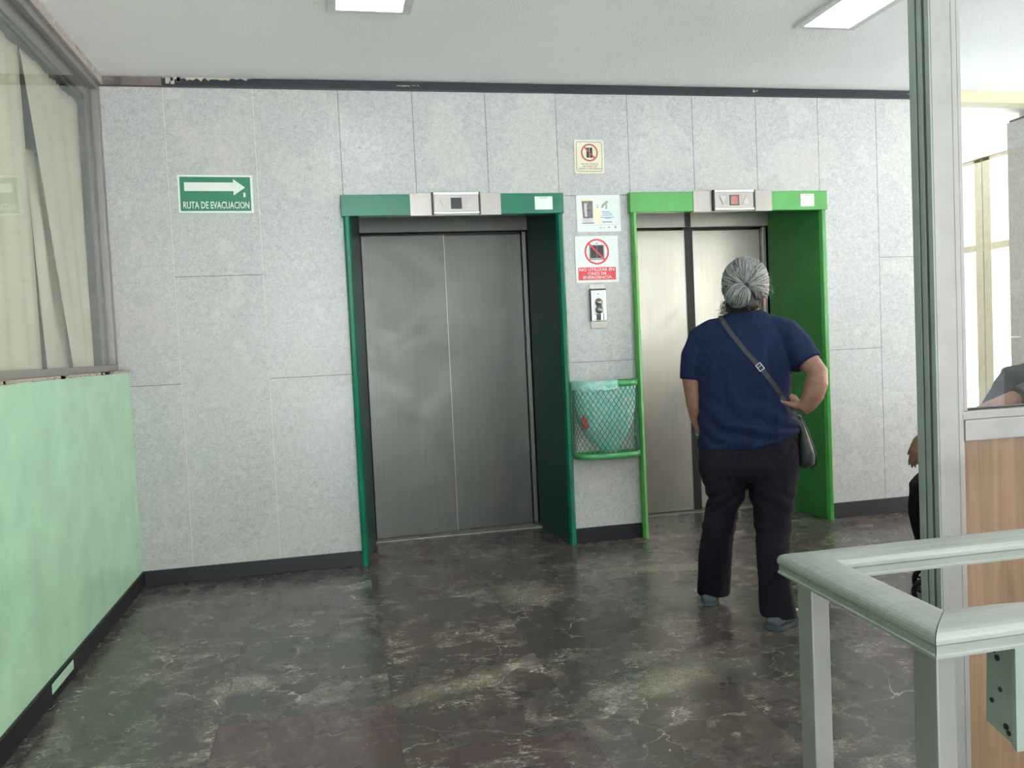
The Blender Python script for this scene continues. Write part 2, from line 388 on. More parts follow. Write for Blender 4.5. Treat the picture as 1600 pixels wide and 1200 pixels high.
# ================================================================== SETTING
H = 2.95; ZS = 2.894
bm = B(); box(bm, -2.6, 7.9, -9.2, 6, -.08, 0); struct('floor', bm, 'floor')
bm = B(); box(bm, -2.6, 7.9, -9.2, 6, H, H+.12)
struct('ceiling', bm, 'ceiling')
# clad back wall
seams = [-.07, .283, .782, 1.276, 1.722, 2.1765, 2.6328, 3.1109, 3.5629, 4.0193, 4.4794, 4.9263, 5.42]
bm = B(); tl = bm.faces.layers.float_color.new('tone') if hasattr(bm.faces.layers, 'float_color') else None
tones = []
def slab(x0, x1, z0, z1):
    g = .0016
    t = random.uniform(.93, 1.03); n0 = len(bm.faces)
    box(bm, x0+g, x1-g, 0, .03, z0+g, z1-g, 0)
    tones.extend([t]*(len(bm.faces)-n0))
def column(i, cuts, lo=0.0, hi=ZS, x0=None, x1=None):
    a = seams[i] if x0 is None else x0; b = seams[i+1] if x1 is None else x1
    zs = [lo]+cuts+[hi]
    for z0, z1 in zip(zs, zs[1:]): slab(a, b, z0, z1)
column(0, [1.174]); column(1, [1.80]); column(2, [1.179], x1=1.276)
column(3, [], lo=2.2); column(4, [], lo=2.2); column(5, [], lo=2.2)
column(6, [1.179, 2.25], x0=2.6328, x1=3.1109)
column(7, [], lo=2.2); column(8, [], lo=2.2); column(9, [], lo=2.2, x1=4.4794)
column(10, [1.172]); column(11, [1.802])
# lining behind the slabs (with the two lift openings)
n0 = len(bm.faces)
for a in ((-.3, 1.27, 0, H), (2.64, 3.10, 0, H), (4.49, 5.42, 0, H), (1.27, 2.64, 2.2, H), (3.10, 4.49, 2.2, H)):
    box(bm, a[0], a[1], .0022, .16, a[2], a[3], 0, mi=1)
tones.extend([1]*(len(bm.faces)-n0)); n0 = len(bm.faces)
for x in (.283, .782):
    box(bm, x-.0022, x+.0022, .0012, .02, 0, ZS, 0, mi=2)
tones.extend([1]*(len(bm.faces)-n0))
wb = struct('wall_back', bm, ['marble', 'grout_dark', 'grout_light'])
ca = wb.data.color_attributes.new('tone', 'FLOAT_COLOR', 'CORNER')
for p_ in wb.data.polygons:
    t = tones[p_.index] if p_.index < len(tones) else 1
    for li in p_.loop_indices: ca.data[li].color = (t, t, t*.995, 1)
def set_tone(o, t=1.0):
    ca = o.data.color_attributes.new('tone', 'FLOAT_COLOR', 'CORNER')
    for d in ca.data: d.color = (t, t, t, 1)
# lift shafts behind
bm = B(); box(bm, 1.1, 4.7, .95, 1.05, -.05, H); box(bm, 1.1, 1.2, .16, .95, 0, H); box(bm, 2.85, 2.95, .16, .95, 0, H); box(bm, 4.6, 4.7, .16, .95, 0, H)
struct('wall_shaft', bm, 'dark_gap')
# ceiling strip: raw, chipped, black
bm = B(); box(bm, -.07, .283, -.012, 0, ZS+.006, H, .002); struct('trim_1', bm, 'raw_wood')
bm = B(); box(bm, .283, 5.42, -.014, 0, ZS, H-.002, .002)
pts = [(.79, H-.002), (.29, H-.002)]; x = .29                      # torn paint along the strip's top edge
while x < .78: pts.append((x, H-.002-random.choice((.006, .012, .02, .03))*random.uniform(.5, 1)*(.5+.5*math.sin(x*9)**2))); x += random.uniform(.004, .022)
prism(bm, pts, -.0155, -.012, 1)
for x, z, w_, h in ((.30, 2.905, .07, .03), (1.62, 2.915, .09, .006), (1.72, 2.917, .04, .006), (3.98, 2.915, .05, .014), (5.16, 2.917, .06, .018)):
    for k in range(5): xx = x+random.uniform(0, w_); box(bm, xx, xx+w_*.3, -.0155, -.012, z+random.uniform(0, h), z+h*1.4, .0005, 1, mi=1)
struct('trim_2', bm, ['black_strip', 'plaster_chip'])
bm = B(); box(bm, 5.42, 7.64, -.03, .10, 2.87, H, .003); struct('trim_3', bm, 'beam_cream')
# wall end + black bases
bm = B()
box(bm, 0, 1.272, -.014, 0, 0, .088, .003); box(bm, 2.637, 3.098, -.014, 0, 0, .098, .003); box(bm, 4.492, 5.42, -.014, 0, 0, .106, .003)
struct('baseboard_back', bm, 'base_black')
# left green wall, ledge, base
bm = B(); box(bm, -.14, 0, -9, 0.002, 0, 1.262, .004); struct('wall_left', bm, 'green_wall')
bm = B(); box(bm, 0, .014, -9, -.014, 0, .088, .003); box(bm, .0135, .0148, -1.70, -1.42, .035, .075, .0005, 1, mi=1); struct('baseboard_left', bm, ['base_black', 'green_wall'])
bm = B(); box(bm, -.135, .004, -9, -.001, 1.262, 1.270, .002)
for i in range(30): y = random.uniform(-2.4, -.02); box(bm, -.02-random.uniform(0, .03), .0052, y, y+random.uniform(.02, .12), 1.258, 1.2715, .001, 1)
struct('trim_4', bm, 'peel')
# interior window above the green wall
wn_ = thing('window_1', 'grey aluminium framed office window above the pale green wall', 'window')
for k_ in ('label', 'category'): del wn_[k_]
wn_['kind'] = 'structure'
bm = B()
for a in ((-.115, -.055, -9, -.002, 1.270, 1.305), (-.115, -.055, -9, -.002, 2.862, 2.90), (-.115, -.055, -.062, -.002, 1.305, 2.862)):
    box(bm, *a, .004)
for a in ((-.105, -.095, -9, -.06, 2.80, 2.865), (-.112, -.09, -.12, -.06, 1.305, 2.862)): box(bm, *a, .003)
obj('window_frame', bm, 'alu', wn_)
bm = B(); box(bm, -.09, -.084, -9, -.06, 1.30, 2.868); obj('pane', bm, 'glass', wn_)
bm = B(); box(bm, -.14, -.035, -9, -.001, 2.90, H, .003)
for i in range(14): y = random.uniform(-2.6, -.02); box(bm, -.06, -.0345, y, y+random.uniform(.03, .14), 2.925+random.uniform(0, .012), 2.945, .0005, 1)
struct('trim_5', bm, 'peel')
# office behind it
bm = B(); box(bm, -2.6, -2.5, -9, .2, 0, H); box(bm, -2.6, -.14, .0, .16, 0, H); box(bm, -2.5, -.14, -9.2, -9, 0, H); struct('wall_office', bm, 'office_wall')
# outer walls
bm = B(); box(bm, -.14, .3, -9.2, -9.0, 0, H); box(bm, 3.2, 5.2, -9.2, -9.0, 0, H); box(bm, 7.5, 7.9, -9.2, -9.0, 0, H); struct('wall_rear', bm, 'white_paint')
for wn, (a, b) in enumerate(((.3, 3.2), (5.2, 7.5))):  # rear windows are added behind the camera to bring in more daylight
    g3 = bpy.data.objects.new('window_%d' % (wn+3), None); COL.objects.link(g3); g3['kind'] = 'structure'
    bm = B()
    for k in range(4): xx = a+(b-a)*k/3; box(bm, max(a, xx-.03), min(b, xx+.03), -9.12, -9.04, 0, H, .003)
    box(bm, a, b, -9.12, -9.04, 0, .08, .003); box(bm, a, b, -9.12, -9.04, 2.87, H, .003); box(bm, a, b, -9.11, -9.05, 2.1, 2.15, .003); obj('window_frame', bm, 'cream_frame', g3)
    bm = B(); box(bm, a, b, -9.085, -9.08, .05, 2.9); obj('pane', bm, 'clear', g3)
bm = B(); box(bm, 5.3, 7.9, 5.8, 6.0, 0, H); struct('wall_far', bm, 'grey_wall')
bm = B(); box(bm, 5.30, 5.42, .16, 5.8, 0, H); struct('wall_hall', bm, 'grey_wall')
# glazing at the far side, x = 7.64
g2 = bpy.data.objects.new('window_2', None); COL.objects.link(g2); g2['kind'] = 'structure'
bm = B()
box(bm, 7.60, 7.70, -9, 5.8, 2.91, H, .004); box(bm, 7.60, 7.70, -9, 5.8, 0, .25, .004); box(bm, 7.61, 7.69, -9, 5.8, 2.03, 2.10, .006)
y = -8.9
ys = []
k = 0
for k in range(-8, 4):
    y = 2.08+1.45*k
    box(bm, 7.60, 7.70, y-.105, y-.005, 0, H, .005); box(bm, 7.60, 7.70, y+.005, y+.105, 0, H, .005)
obj('window_frame', bm, 'cream_frame', g2)
bm = B(); box(bm, 7.645, 7.650, -9, 5.8, .2, H); obj('pane', bm, 'clear', g2)
# clad column
bm = B(); slabs = []
box(bm, 6.495, 7.25, .15, .55, 0, 1.184, .001); box(bm, 6.495, 7.25, .15, .55, 1.187, 2.88, .001)
o = struct('wall_column', bm, ['marble']); set_tone(o, .98)
bm = B(); box(bm, 6.56, 7.3, .12, .50, 2.885, H, .004); struct('trim_6', bm, 'white_paint')
bm = B(); box(bm, 6.51, 7.24, .16, .54, 2.87, 2.90); struct('trim_7', bm, 'base_black')
# building across the street
t = thing('building', 'pale peach building across the street seen through the far windows', 'building', (26, 3, -4))
bm = B(); box(bm, -1, 4, -14, 14, 0, 4.5, .02); obj('wall', bm, 'white_paint', t)
bm = B(); box(bm, -1.6, 4, -14, 14, 9.2, 13, .05); obj('roof', bm, 'peach', t)
bm = B(); box(bm, 0, 4, -14, 14, 4.5, 9.2, .02); obj('upper_wall', bm, 'peach', t)

# ================================================================== CEILING LIGHTS
def ceiling_light(x0, x1, y0, y1, label, margin=.045):
    cx, cy = (x0+x1)/2, (y0+y1)/2
    t = thing('ceiling_light', label, 'ceiling light', (cx, cy, H), 0, 'recessed ceiling lights')
    a, b = (x1-x0)/2, (y1-y0)/2; m_ = margin
    bm = B()
    for q_ in ((-a-m_, -a, -b-.03, b+.03), (a, a+m_, -b-.03, b+.03), (-a, a, -b-.03, -b), (-a, a, b, b+.03)): box(bm, *q_, -.012, .0, .003)
    obj('frame', bm, 'white_paint', t)
    bm = B(); box(bm, -a, a, -b, b, -.008, -.002); obj('diffuser', bm, 'lamp', t)
for x0, x1, tg in ((1.265, 1.577, 'leftmost'), (3.72, 3.99, 'middle'), (6.15, 6.45, 'rightmost')):
    ceiling_light(x0, x1, -2.33, -1.10, {'leftmost': 'bright recessed ceiling light in front of the dark green lift', 'middle': 'bright recessed ceiling light in front of the bright green lift', 'rightmost': 'bright recessed ceiling light beyond the glass partition'}[tg])
    ceiling_light(x0, x1, -5.53, -4.30, '%s added ceiling light of the unseen row above the railing' % tg)  # row out of view, put in for extra light
    ceiling_light(x0, x1, -8.33, -7.10, '%s added ceiling light of the unseen row by the rear wall' % tg)  # second unseen row, also added as fill

ceiling_light(-1.6, -1.3, -3.4, -2.2, 'added fill light inside the office, brightening the cream curtains')  # office lamp added out of view to brighten the curtains
# ================================================================== LIFT ENTRANCES
def tri(bm, cx, cz, w_, h, up, y0, y1, mi=0):
    s = 1 if up else -1
    prism(bm, [(cx-w_/2, cz-s*h/2), (cx+w_/2, cz-s*h/2), (cx, cz+s*h/2)], y0, y1, mi, 'y', .0015)
def lift(name, label, xl, xr, il, ir, paint, panel, door, split, lit, plate, gapw):
    """xl..xr: outer front edges, il..ir: inner opening at the doors"""
    P0 = Vector(((xl+xr)/2, 0, 0)); t = thing('elevator_entrance', label, 'elevator', P0)
    def O(nm, bm, mt, par=t, **k): return local(obj(nm, bm, mt, None, **k), P0) if par is None else par_(obj(nm, bm, mt, None, **k), par)
    def par_(o, par): o.data.transform(Matrix.Translation(-P0)); o.parent = par; return o
    YD = .60; zt = 2.13
    for side, xo, xi in ((0, xl, il), (1, xr, ir)):
        s = 1 if side == 0 else -1
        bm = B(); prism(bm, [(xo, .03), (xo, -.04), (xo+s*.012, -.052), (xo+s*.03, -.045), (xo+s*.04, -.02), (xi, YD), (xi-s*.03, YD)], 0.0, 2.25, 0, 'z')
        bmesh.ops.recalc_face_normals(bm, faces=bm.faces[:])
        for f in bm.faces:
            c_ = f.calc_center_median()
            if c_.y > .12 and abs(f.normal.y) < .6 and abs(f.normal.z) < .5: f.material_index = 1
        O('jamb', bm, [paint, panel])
    # header
    bm = B(); box(bm, xl-.012, xr+.006, -.056, .02, zt, 2.258, .004); O('header', bm, paint)
    bm = B(); box(bm, xl+.04, xr-.04, .02, YD, 2.25, 2.27); O('soffit', bm, panel)
    # steel lintel and sill
    bm = B(); box(bm, il-.02, ir+.02, YD-.01, YD+.06, 2.116, 2.25, .002); O('lintel', bm, door)
    bm = B(); box(bm, il-.02, ir+.02, YD-.05, YD+.12, 0, .008, .002)
    for k in range(3): box(bm, il, ir, YD+.0+k*.035, YD+.004+k*.035, .008, .0095)
    O('sill', bm, 'sill_metal')
    bm = B(); box(bm, il-.04, ir+.04, YD+.13, YD+.16, 0, 2.2); O('backing', bm, 'dark_gap')
    # two telescoping leaves, left one in front
    bm = B(); box(bm, il+.004, split, YD+.015, YD+.045, .014, 2.098, .003); l1 = O('door_panel', bm, door)
    bm = B(); box(bm, split-.03+gapw, ir-.035, YD+.06, YD+.09, .014, 2.098, .003); l2 = O('door_panel', bm, door)
    bm = B(); box(bm, ir-.034, ir-.004, YD+.02, YD+.06, .01, 2.11, .003); O('door_stile', bm, door)
    bm = B(); box(bm, split-.001, split+.003, YD+.0135, YD+.06, .014, 2.098, .0005); O('lit_door_edge', bm, 'steel')  # paler strip painting the light caught on the front leaf's end
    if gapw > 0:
        bm = B(); box(bm, split, split+.075, YD+.03, YD+.034, .012, zt, .001); O('door_gap_shade', bm, 'dark_gap')  # dark strip painting the shade between the two leaves
        bm = B(); box(bm, split, split+.045, YD-.012, YD-.009, 2.116, 2.25, .0005); O('lintel_step_shade', bm, 'dark_gap')  # same painted shade carried up across the lintel
    # indicator
    a, b = plate
    bm = B(); box(bm, a, b, -.061, -.054, zt-.004, 2.262, .001); pl = O('indicator_plate', bm, 'steel')
    mid = (a+b)/2; hw = .145
    bm = B(); box(bm, mid-hw, mid+hw, -.078, -.060, zt+.003, 2.262, .002, mi=0); ind = O('indicator', bm, 'steel', pl)
    for zz in ((zt+.001, zt+.016), (2.247, 2.266)):
        bm = B(); box(bm, mid-hw+.004, mid+hw-.004, -.084, -.070, zz[0], zz[1], .003); O('rail', bm, 'steel_bright', pl)
    for s in (-1, 1):
        bm = B(); box(bm, mid+s*hw-.006, mid+s*hw+.006, -.083, -.06, zt-.002, 2.264, .002); O('end_cap', bm, 'black', pl)
    zc = (zt+2.262)/2
    bm = B(); tri(bm, mid-.082, zc, .05, .056, False, -.083, -.078); O('down_arrow', bm, 'arrow_metal', pl)
    bm = B(); tri(bm, mid+.082, zc, .05, .056, True, -.083, -.078); O('up_arrow', bm, 'arrow_metal', pl)
    bm = B(); box(bm, mid-.034, mid+.034, -.080, -.077, zc-.034, zc+.034, .001)
    if lit: box(bm, mid-.026, mid+.026, -.0808, -.0795, zc-.028, zc+.028, 0, mi=1)
    O('display', bm, ['black', 'display_pink'], pl)
    if lit:
        bm = B(); w2, h2, th = .013, .022, .005
        for q_ in ((-w2, w2, h2-th, h2), (-w2, w2, -th/2, th/2), (-w2, w2, -h2, -h2+th), (w2-th, w2, -h2, h2)):
            box(bm, mid+q_[0], mid+q_[1], -.0822, -.0805, zc+q_[2], zc+q_[3])
        O('digit', bm, 'red_led', pl)
    return t
M['display_pink'] = plain('display_pink', srgb(150, 116, 110), .5); M['arrow_metal'] = plain('arrow_metal', srgb(176, 174, 168), .5, .2)
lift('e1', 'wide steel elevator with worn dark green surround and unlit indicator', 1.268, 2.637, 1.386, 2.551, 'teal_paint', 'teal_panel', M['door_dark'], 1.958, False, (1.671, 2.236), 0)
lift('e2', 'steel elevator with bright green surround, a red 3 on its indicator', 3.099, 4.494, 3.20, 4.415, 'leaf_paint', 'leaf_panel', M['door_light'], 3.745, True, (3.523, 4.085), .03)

# ================================================================== SIGNS
def board(name, label, cat, x0, x1, z0, z1, mat, rot=0, group=None, r=.006):
    t = thing(name, label, cat, ((x0+x1)/2, 0, (z0+z1)/2)); t.rotation_euler = (0, rot, 0)
    hx, hz = (x1-x0)/2, (z1-z0)/2
    bm = B(); prism(bm, rrect(-hx, hx, -hz, hz, r), -.006, 0); obj('board', bm, mat, t); return t, hx, hz
def rrect(x0, x1, z0, z1, r, n=5):
    pts = []
    for cx, cz, a0 in ((x1-r, z1-r, 0), (x0+r, z1-r, PI/2), (x0+r, z0+r, PI), (x1-r, z0+r, 1.5*PI)):
        for k in range(n): a = a0+PI/2*k/(n-1); pts.append((cx+r*math.cos(a), cz+r*math.sin(a)))
    return pts
t, hx, hz = board('evacuation_sign', 'green RUTA DE EVACUACION sign with white right-pointing arrow', 'sign', .333, .752, 2.168, 2.388, 'sign_white', .012, r=.002)
bm = B(); box(bm, -hx+.011, hx-.013, -.0068, -.005, -hz+.011, hz-.011); obj('green_field', bm, 'sign_green', t)
bm = B(); prism(bm, [(-.174, .017), (-.174, .067), (.10, .067), (.10, .087), (.166, .038), (.10, -.008), (.10, .017)], -.0078, -.0065); obj('arrow', bm, 'sign_white', t)
text('RUTA DE EVACUACION', -.184, .186, -.086, -.044, -.0068, 'sign_white', t, bold=.018)
text('1', .155, .167, -.018, .008, -.0068, 'sign_white', t, bold=.0)
# small cream sign
t, hx, hz = board('elevator_warning_sign', 'small cream sign with red prohibition circle above the camera poster', 'sign', 2.742, 2.940, 2.388, 2.602, 'sign_cream', .01, r=.012)
bm = B()
for a, b, m_ in (('o', 0, .010), ):
    A = rrect(-hx+.012, hx-.012, -hz+.012, hz-.012, .014); A2 = rrect(-hx+.0155, hx-.0155, -hz+.0155, hz-.0155, .011)
    va = [bm.verts.new((x, -.0066, z)) for x, z in A]; vb = [bm.verts.new((x, -.0066, z)) for x, z in A2]
    for i in range(len(va)): j = (i+1) % len(va); bm.faces.new((va[i], va[j], vb[j], vb[i]))
r_ = bmesh.ops.extrude_face_region(bm, geom=bm.faces[:])
for g in r_['geom']:
    if isinstance(g, bmesh.types.BMVert): g.co.y += .001
obj('border', bm, 'sign_olive', t)
def prohibition(t, cx, cz, R_, red, w_, dw, dh, dx=0):
    bm = B(); box(bm, cx-dw+dx, cx-.0015+dx, -.0068, -.0055, cz-dh, cz+dh); box(bm, cx+.0015+dx, cx+dw+dx, -.0068, -.0055, cz-dh, cz+dh)
    obj('door_pictogram', bm, 'ink', t)
    bm = B(); ringy(bm, cx, cz, R_-w_, R_, -.0076, -.0055)
    a = PI*.75; s = w_*.5; d = Vector((math.cos(a), math.sin(a))); n_ = Vector((-d.y, d.x)); q_ = R_-w_*.5
    prism(bm, [(cx+d.x*q_+n_.x*s, cz+d.y*q_+n_.y*s), (cx+d.x*q_-n_.x*s, cz+d.y*q_-n_.y*s), (cx-d.x*q_-n_.x*s, cz-d.y*q_-n_.y*s), (cx-d.x*q_+n_.x*s, cz-d.y*q_+n_.y*s)], -.0077, -.0056)
    obj('prohibition_circle', bm, red, t)
prohibition(t, .002, .026, .056, 'sign_darkred', .0085, .020, .032)
for s_, a, b, z0 in (('NO SE UTILICE', -.054, .058, -.052), ('EN CASO DE', -.045, .050, -.067), ('SISMO O INCENDIO', -.074, .080, -.082)):
    text(s_, a, b, z0, z0+.011, -.0060, 'sign_olive' if 0 else 'ink', t, bold=.0)
# camera poster
t, hx, hz = board('security_poster', 'white poster with lift photo and drawing of a security camera', 'poster', 2.741, 3.036, 2.016, 2.250, 'sign_white', -.004, r=.001)
def flat(bm, pts, y0=-.0068, mi=0): prism(bm, pts, y0, -.0055, mi)
bm = B(); flat(bm, [(-.118, .092), (-.03, .092), (-.032, -.065), (-.112, -.065)]); obj('photo_surround', bm, 'photo_beige', t)
bm = B(); flat(bm, [(-.112, .080), (-.038, .080), (-.040, -.030), (-.106, -.030)], -.0072); flat(bm, [(-.096, .065), (-.078, .065), (-.078, -.02), (-.094, -.02)], -.0076, 1); flat(bm, [(-.108, -.030), (-.038, -.030), (-.036, -.062), (-.112, -.062)], -.0074, 1); flat(bm, [(-.114, -.060), (-.034, -.060), (-.034, -.064), (-.114, -.064)], -.0078, 2)
obj('photo', bm, ['photo_steel', 'photo_pale', 'ink'], t)
bm = B(); flat(bm, [(-.022, .03), (.012, .03), (.012, -.064), (-.022, -.064)], -.0066); obj('yellow_field', bm, 'yellow_print', t)
bm = B(); flat(bm, [(.020, .052), (.056, .082), (.070, .072), (.034, .042)]); cyl(bm, (.027, -.0062, .042), .008, .001, 'y', 12); flat(bm, [(.050, .056), (.060, .056), (.058, .028), (.046, .028)]); obj('camera_drawing', bm, 'ink_grey', t)
bm = B()
for a, b, z in ((.022, .076, .012), (.026, .092, .002), (.020, .094, -.010), (.010, .104, -.024), (.040, .080, -.031)): flat(bm, [(a, z), (b, z), (b, z-.004), (a, z-.004)])
obj('small_print', bm, 'ink_blue', t)
bm = B()
for a, b, z, h in ((.022, .088, -.052, .008), (-.018, .006, .055, .002), (-.010, -.002, .048, .014), (.004, .012, -.088, .012), (.016, .040, -.090, .003), (.060, .072, -.086, .010), (.104, .116, -.082, .016), (-.118, .110, -.0735, .0012)): flat(bm, [(a, z), (b, z), (b, z-h), (a, z-h)])
obj('logos', bm, 'ink_grey', t)
# big red/white sign
t, hx, hz = board('emergency_sign', 'white and red NO UTILIZAR EN CASO DE EMERGENCIA sign', 'sign', 2.720, 3.010, 1.690, 1.989, 'sign_white', .004, r=.001)
bm = B(); box(bm, -.129, .124, -.0068, -.0055, -.134, -.052); obj('red_band', bm, 'sign_red', t)
bm = B(); box(bm, -.052, .052, -.0064, -.0055, -.006, .092); box(bm, -.006, .010, -.0066, -.0055, .098, .106); obj('frame_pictogram', bm, 'ink_grey', t)
prohibition(t, .000, .048, .083, 'sign_red', .0115, .044, .040)
for s_, a, b, z0 in (('NO UTILIZAR EN', -.122, .114, -.077), ('CASO DE', -.066, .060, -.102), ('EMERGENCIA', -.098, .096, -.127)):
    text(s_, a, b, z0, z0+.0195, -.0066, 'sign_white', t, bold=.022)
# stickers
for (x0, x1, z0, z1, lab) in ((2.455, 2.57, 2.155, 2.236, 'small white sticker on the dark green lift header'), (4.30, 4.40, 2.153, 2.236, 'small white sticker on the bright green lift header')):
    t = thing('sticker', lab, 'sticker', ((x0+x1)/2, -.0562, (z0+z1)/2)); hx, hz = (x1-x0)/2, (z1-z0)/2
    bm = B(); box(bm, -hx, hx, -.0008, 0, -hz, hz); obj('paper', bm, 'sign_white', t)
    text('ELEVADOR 8', -hx*.45, hx*.45, hz*.70, hz*.88, -.0009, 'ink', t, ext=.0003, bold=.01)
# call button station
t = thing('call_station', 'opened steel elevator call button plate under the red sign', 'call button', (2.858, 0, 1.53))
bm = B(); box(bm, -.052, .052, -.007, 0, -.138, .150, .002); obj('back_plate', bm, 'steel', t)
bm = B(); box(bm, -.050, .050, -.030, -.007, -.090, .108, .004); obj('housing', bm, 'steel_bright', t)
bm = B(); box(bm, -.054, .05, -.0295, -.006, .108, .118, .001); box(bm, -.056, -.049, -.027, -.006, -.09, .11, .001); box(bm, .026, .031, -.032, -.029, -.085, .10, .0005); box(bm, -.022, .01, -.0318, -.029, -.085, -.045, .0005); obj('slot', bm, 'groove', t)
bm = B(); box(bm, -.04, .034, -.033, -.0295, -.045, .095, .002); obj('face_plate', bm, 'sign_white', t)
for z in (.030, -.018):
    b_ = B(); cyl(b_, (-.002, -.035, z), .021, .008, 'y', 28); ringy(b_, -.002, z, .021, .026, -.034, -.0325, 28, 1); o = obj('call_button', b_, ['steel', 'sign_olive'], t, True)
for x, z in ((-.004, .084), (-.027, -.045), (-.030, -.078), (.026, -.078)): bm = B(); cyl(bm, (x, -.0335, z), .0035, .003, 'y', 12); obj('screw', bm, 'groove', t)
bm = B(); tube(bm, [(-.02, -.034, .008), (-.005, -.038, .002), (.01, -.036, .008), (.02, -.034, .0)], .0018, 6); tube(bm, [(-.018, -.034, .0), (.0, -.039, .006), (.018, -.034, .004)], .0015, 6); obj('wire', bm, 'bin_green', t)

# ================================================================== WASTE BIN
bx0, bx1, bz0, bz1 = 2.652, 3.082, .56, 1.055; bcx = (bx0+bx1)/2; ba = (bx1-bx0)/2; bb = .17
t = thing('waste_bin', 'green wire mesh waste basket fixed to the wall between the lifts', 'trash bin', (bcx, 0, bz0))
def arc(s, k=1.0, e=3.0):       # s in 0..1 around the half oval
    a = PI*s; c, q_ = math.cos(a), math.sin(a)
    return Vector((-ba*k*math.copysign(abs(c)**(2/e), c), -.004-bb*k*abs(q_)**(2/e), 0))
# arc-length table
NS = 200; tab = [0]; pp_ = arc(0)
for i in range(1, NS+1): n_ = arc(i/NS); tab.append(tab[-1]+(n_-pp_).length); pp_ = n_
LEN = tab[-1]
def at_len(L):
    L = max(0, min(LEN, L)); i = 0
    import bisect
    i = min(NS-1, max(0, bisect.bisect_left(tab, L)-1)); f = (L-tab[i])/max(1e-9, tab[i+1]-tab[i]); return arc((i+f)/NS)
for z0, z1 in ((0, .036), (.458, .495)):
    bm = B(); L1 = []; 
    for i in range(61):
        p_ = at_len(LEN*i/60); n_ = Vector((p_.x/ba**2, p_.y/bb**2, 0)).normalized()*.004
        L1.append([bm.verts.new((p_.x, p_.y, z0)), bm.verts.new((p_.x+n_.x, p_.y+n_.y, z0)), bm.verts.new((p_.x+n_.x, p_.y+n_.y, z1)), bm.verts.new((p_.x, p_.y, z1))])
    for a_, b_ in zip(L1, L1[1:]):
        for k in range(4): bm.faces.new((a_[k], a_[(k+1) % 4], b_[(k+1) % 4], b_[k]))
    obj('rim', bm, 'bin_green', t, True)
bm = B()
for x in (-ba-.002, ba-.006): box(bm, x, x+.008, -.03, -.001, 0, .495, .002)
box(bm, -ba, ba, -.006, -.001, 0, .035); box(bm, -ba, ba, -.006, -.001, .46, .495)
obj('bracket', bm, 'bin_green', t)
bm = B(); Z0, Z1 = .03, .465; dw, dh = .0335, .050; sl = dh/dw
n_lines = int((LEN+(Z1-Z0)/sl)/dw)+2
for sgn in (1, -1):
    for i in range(-1, n_lines):
        L0 = i*dw - ((Z1-Z0)/sl if sgn > 0 else 0)
        pts = []
        for k in range(37):
            z = Z0+(Z1-Z0)*k/36; L = L0+sgn*(z-Z0)/sl
            if sgn < 0: L = i*dw-(z-Z0)/sl
            if 0 <= L <= LEN: p_ = at_len(L); pts.append((p_.x, p_.y, z))
        if len(pts) > 2: tube(bm, pts, .0021, 4)
obj('wire_mesh', bm, 'bin_wire', t)
bm = B(); prism(bm, [(at_len(LEN*i/40).x*.99, at_len(LEN*i/40).y*.98) for i in range(41)], .004, .010, 0, 'z'); obj('bottom', bm, 'bin_green', t)
# bag
tb = thing('trash_bag', 'translucent turquoise plastic bag bulging inside the wire basket', 'bag', (bcx, 0, bz0))
bm = B(); rings = []
prof = [(.02, .22, .03), (.06, .38, .025), (.14, .62, .01), (.24, .84, 0), (.34, .93, .0), (.42, .95, 0), (.475, .965, 0), (.492, .975, 0), (.503, 1.03, 0), (.455, 1.045, 0)]
for z, k, xo in prof:
    L1 = []
    k_full = k
    for i in range(56):
        k = k_full if (k_full < 1 or 0 < i < 22) else .97
        if i <= 40: p_ = arc(i/40, k)
        else: s = (i-40)/16; a_, b_ = arc(1, k), arc(0, k); p_ = a_.lerp(b_, s)
        p_ = Vector((p_.x+xo, p_.y, z if k_full < 1 or k > 1 else .485))
        if k < 1:
            nn = noise.noise(Vector((i*.35, z*9, 3)))*.018; p_.x += nn*(1-k*.5); p_.y = min(-.008, p_.y+abs(nn)*.7)
        if k > 1: p_.y = min(p_.y, -.006); p_.z += noise.noise(Vector((i*.5, 1, 2)))*.03-.012 if z < .5 else 0
        L1.append(bm.verts.new(p_))
    rings.append(L1)
for a_, b_ in zip(rings, rings[1:]):
    for k in range(56): bm.faces.new((a_[k], a_[(k+1) % 56], b_[(k+1) % 56], b_[k]))
bm.faces.new(rings[0])
bmesh.ops.subdivide_edges(bm, edges=bm.edges[:], cuts=1, use_grid_fill=True)
for v in bm.verts:
    if .03 < v.co.z < .45: v.co.y += noise.noise(v.co*38)*.008; v.co.x += noise.noise(v.co*30+Vector((5, 5, 5)))*.006
obj('film', bm, 'bag', tb, True)
bm = B(); ball(bm, (0, 0, 0), (.03, .02, .05), 16)
for v in bm.verts: v.co += Vector((1, 1, 1))*noise.noise(v.co*40)*.012
o = obj('food_wrapper', bm, 'wrapper', None, True); o.location = (bcx-.155, -.10, bz0+.24); tag(o, 'crumpled red wrapper showing through the turquoise bag', 'litter')

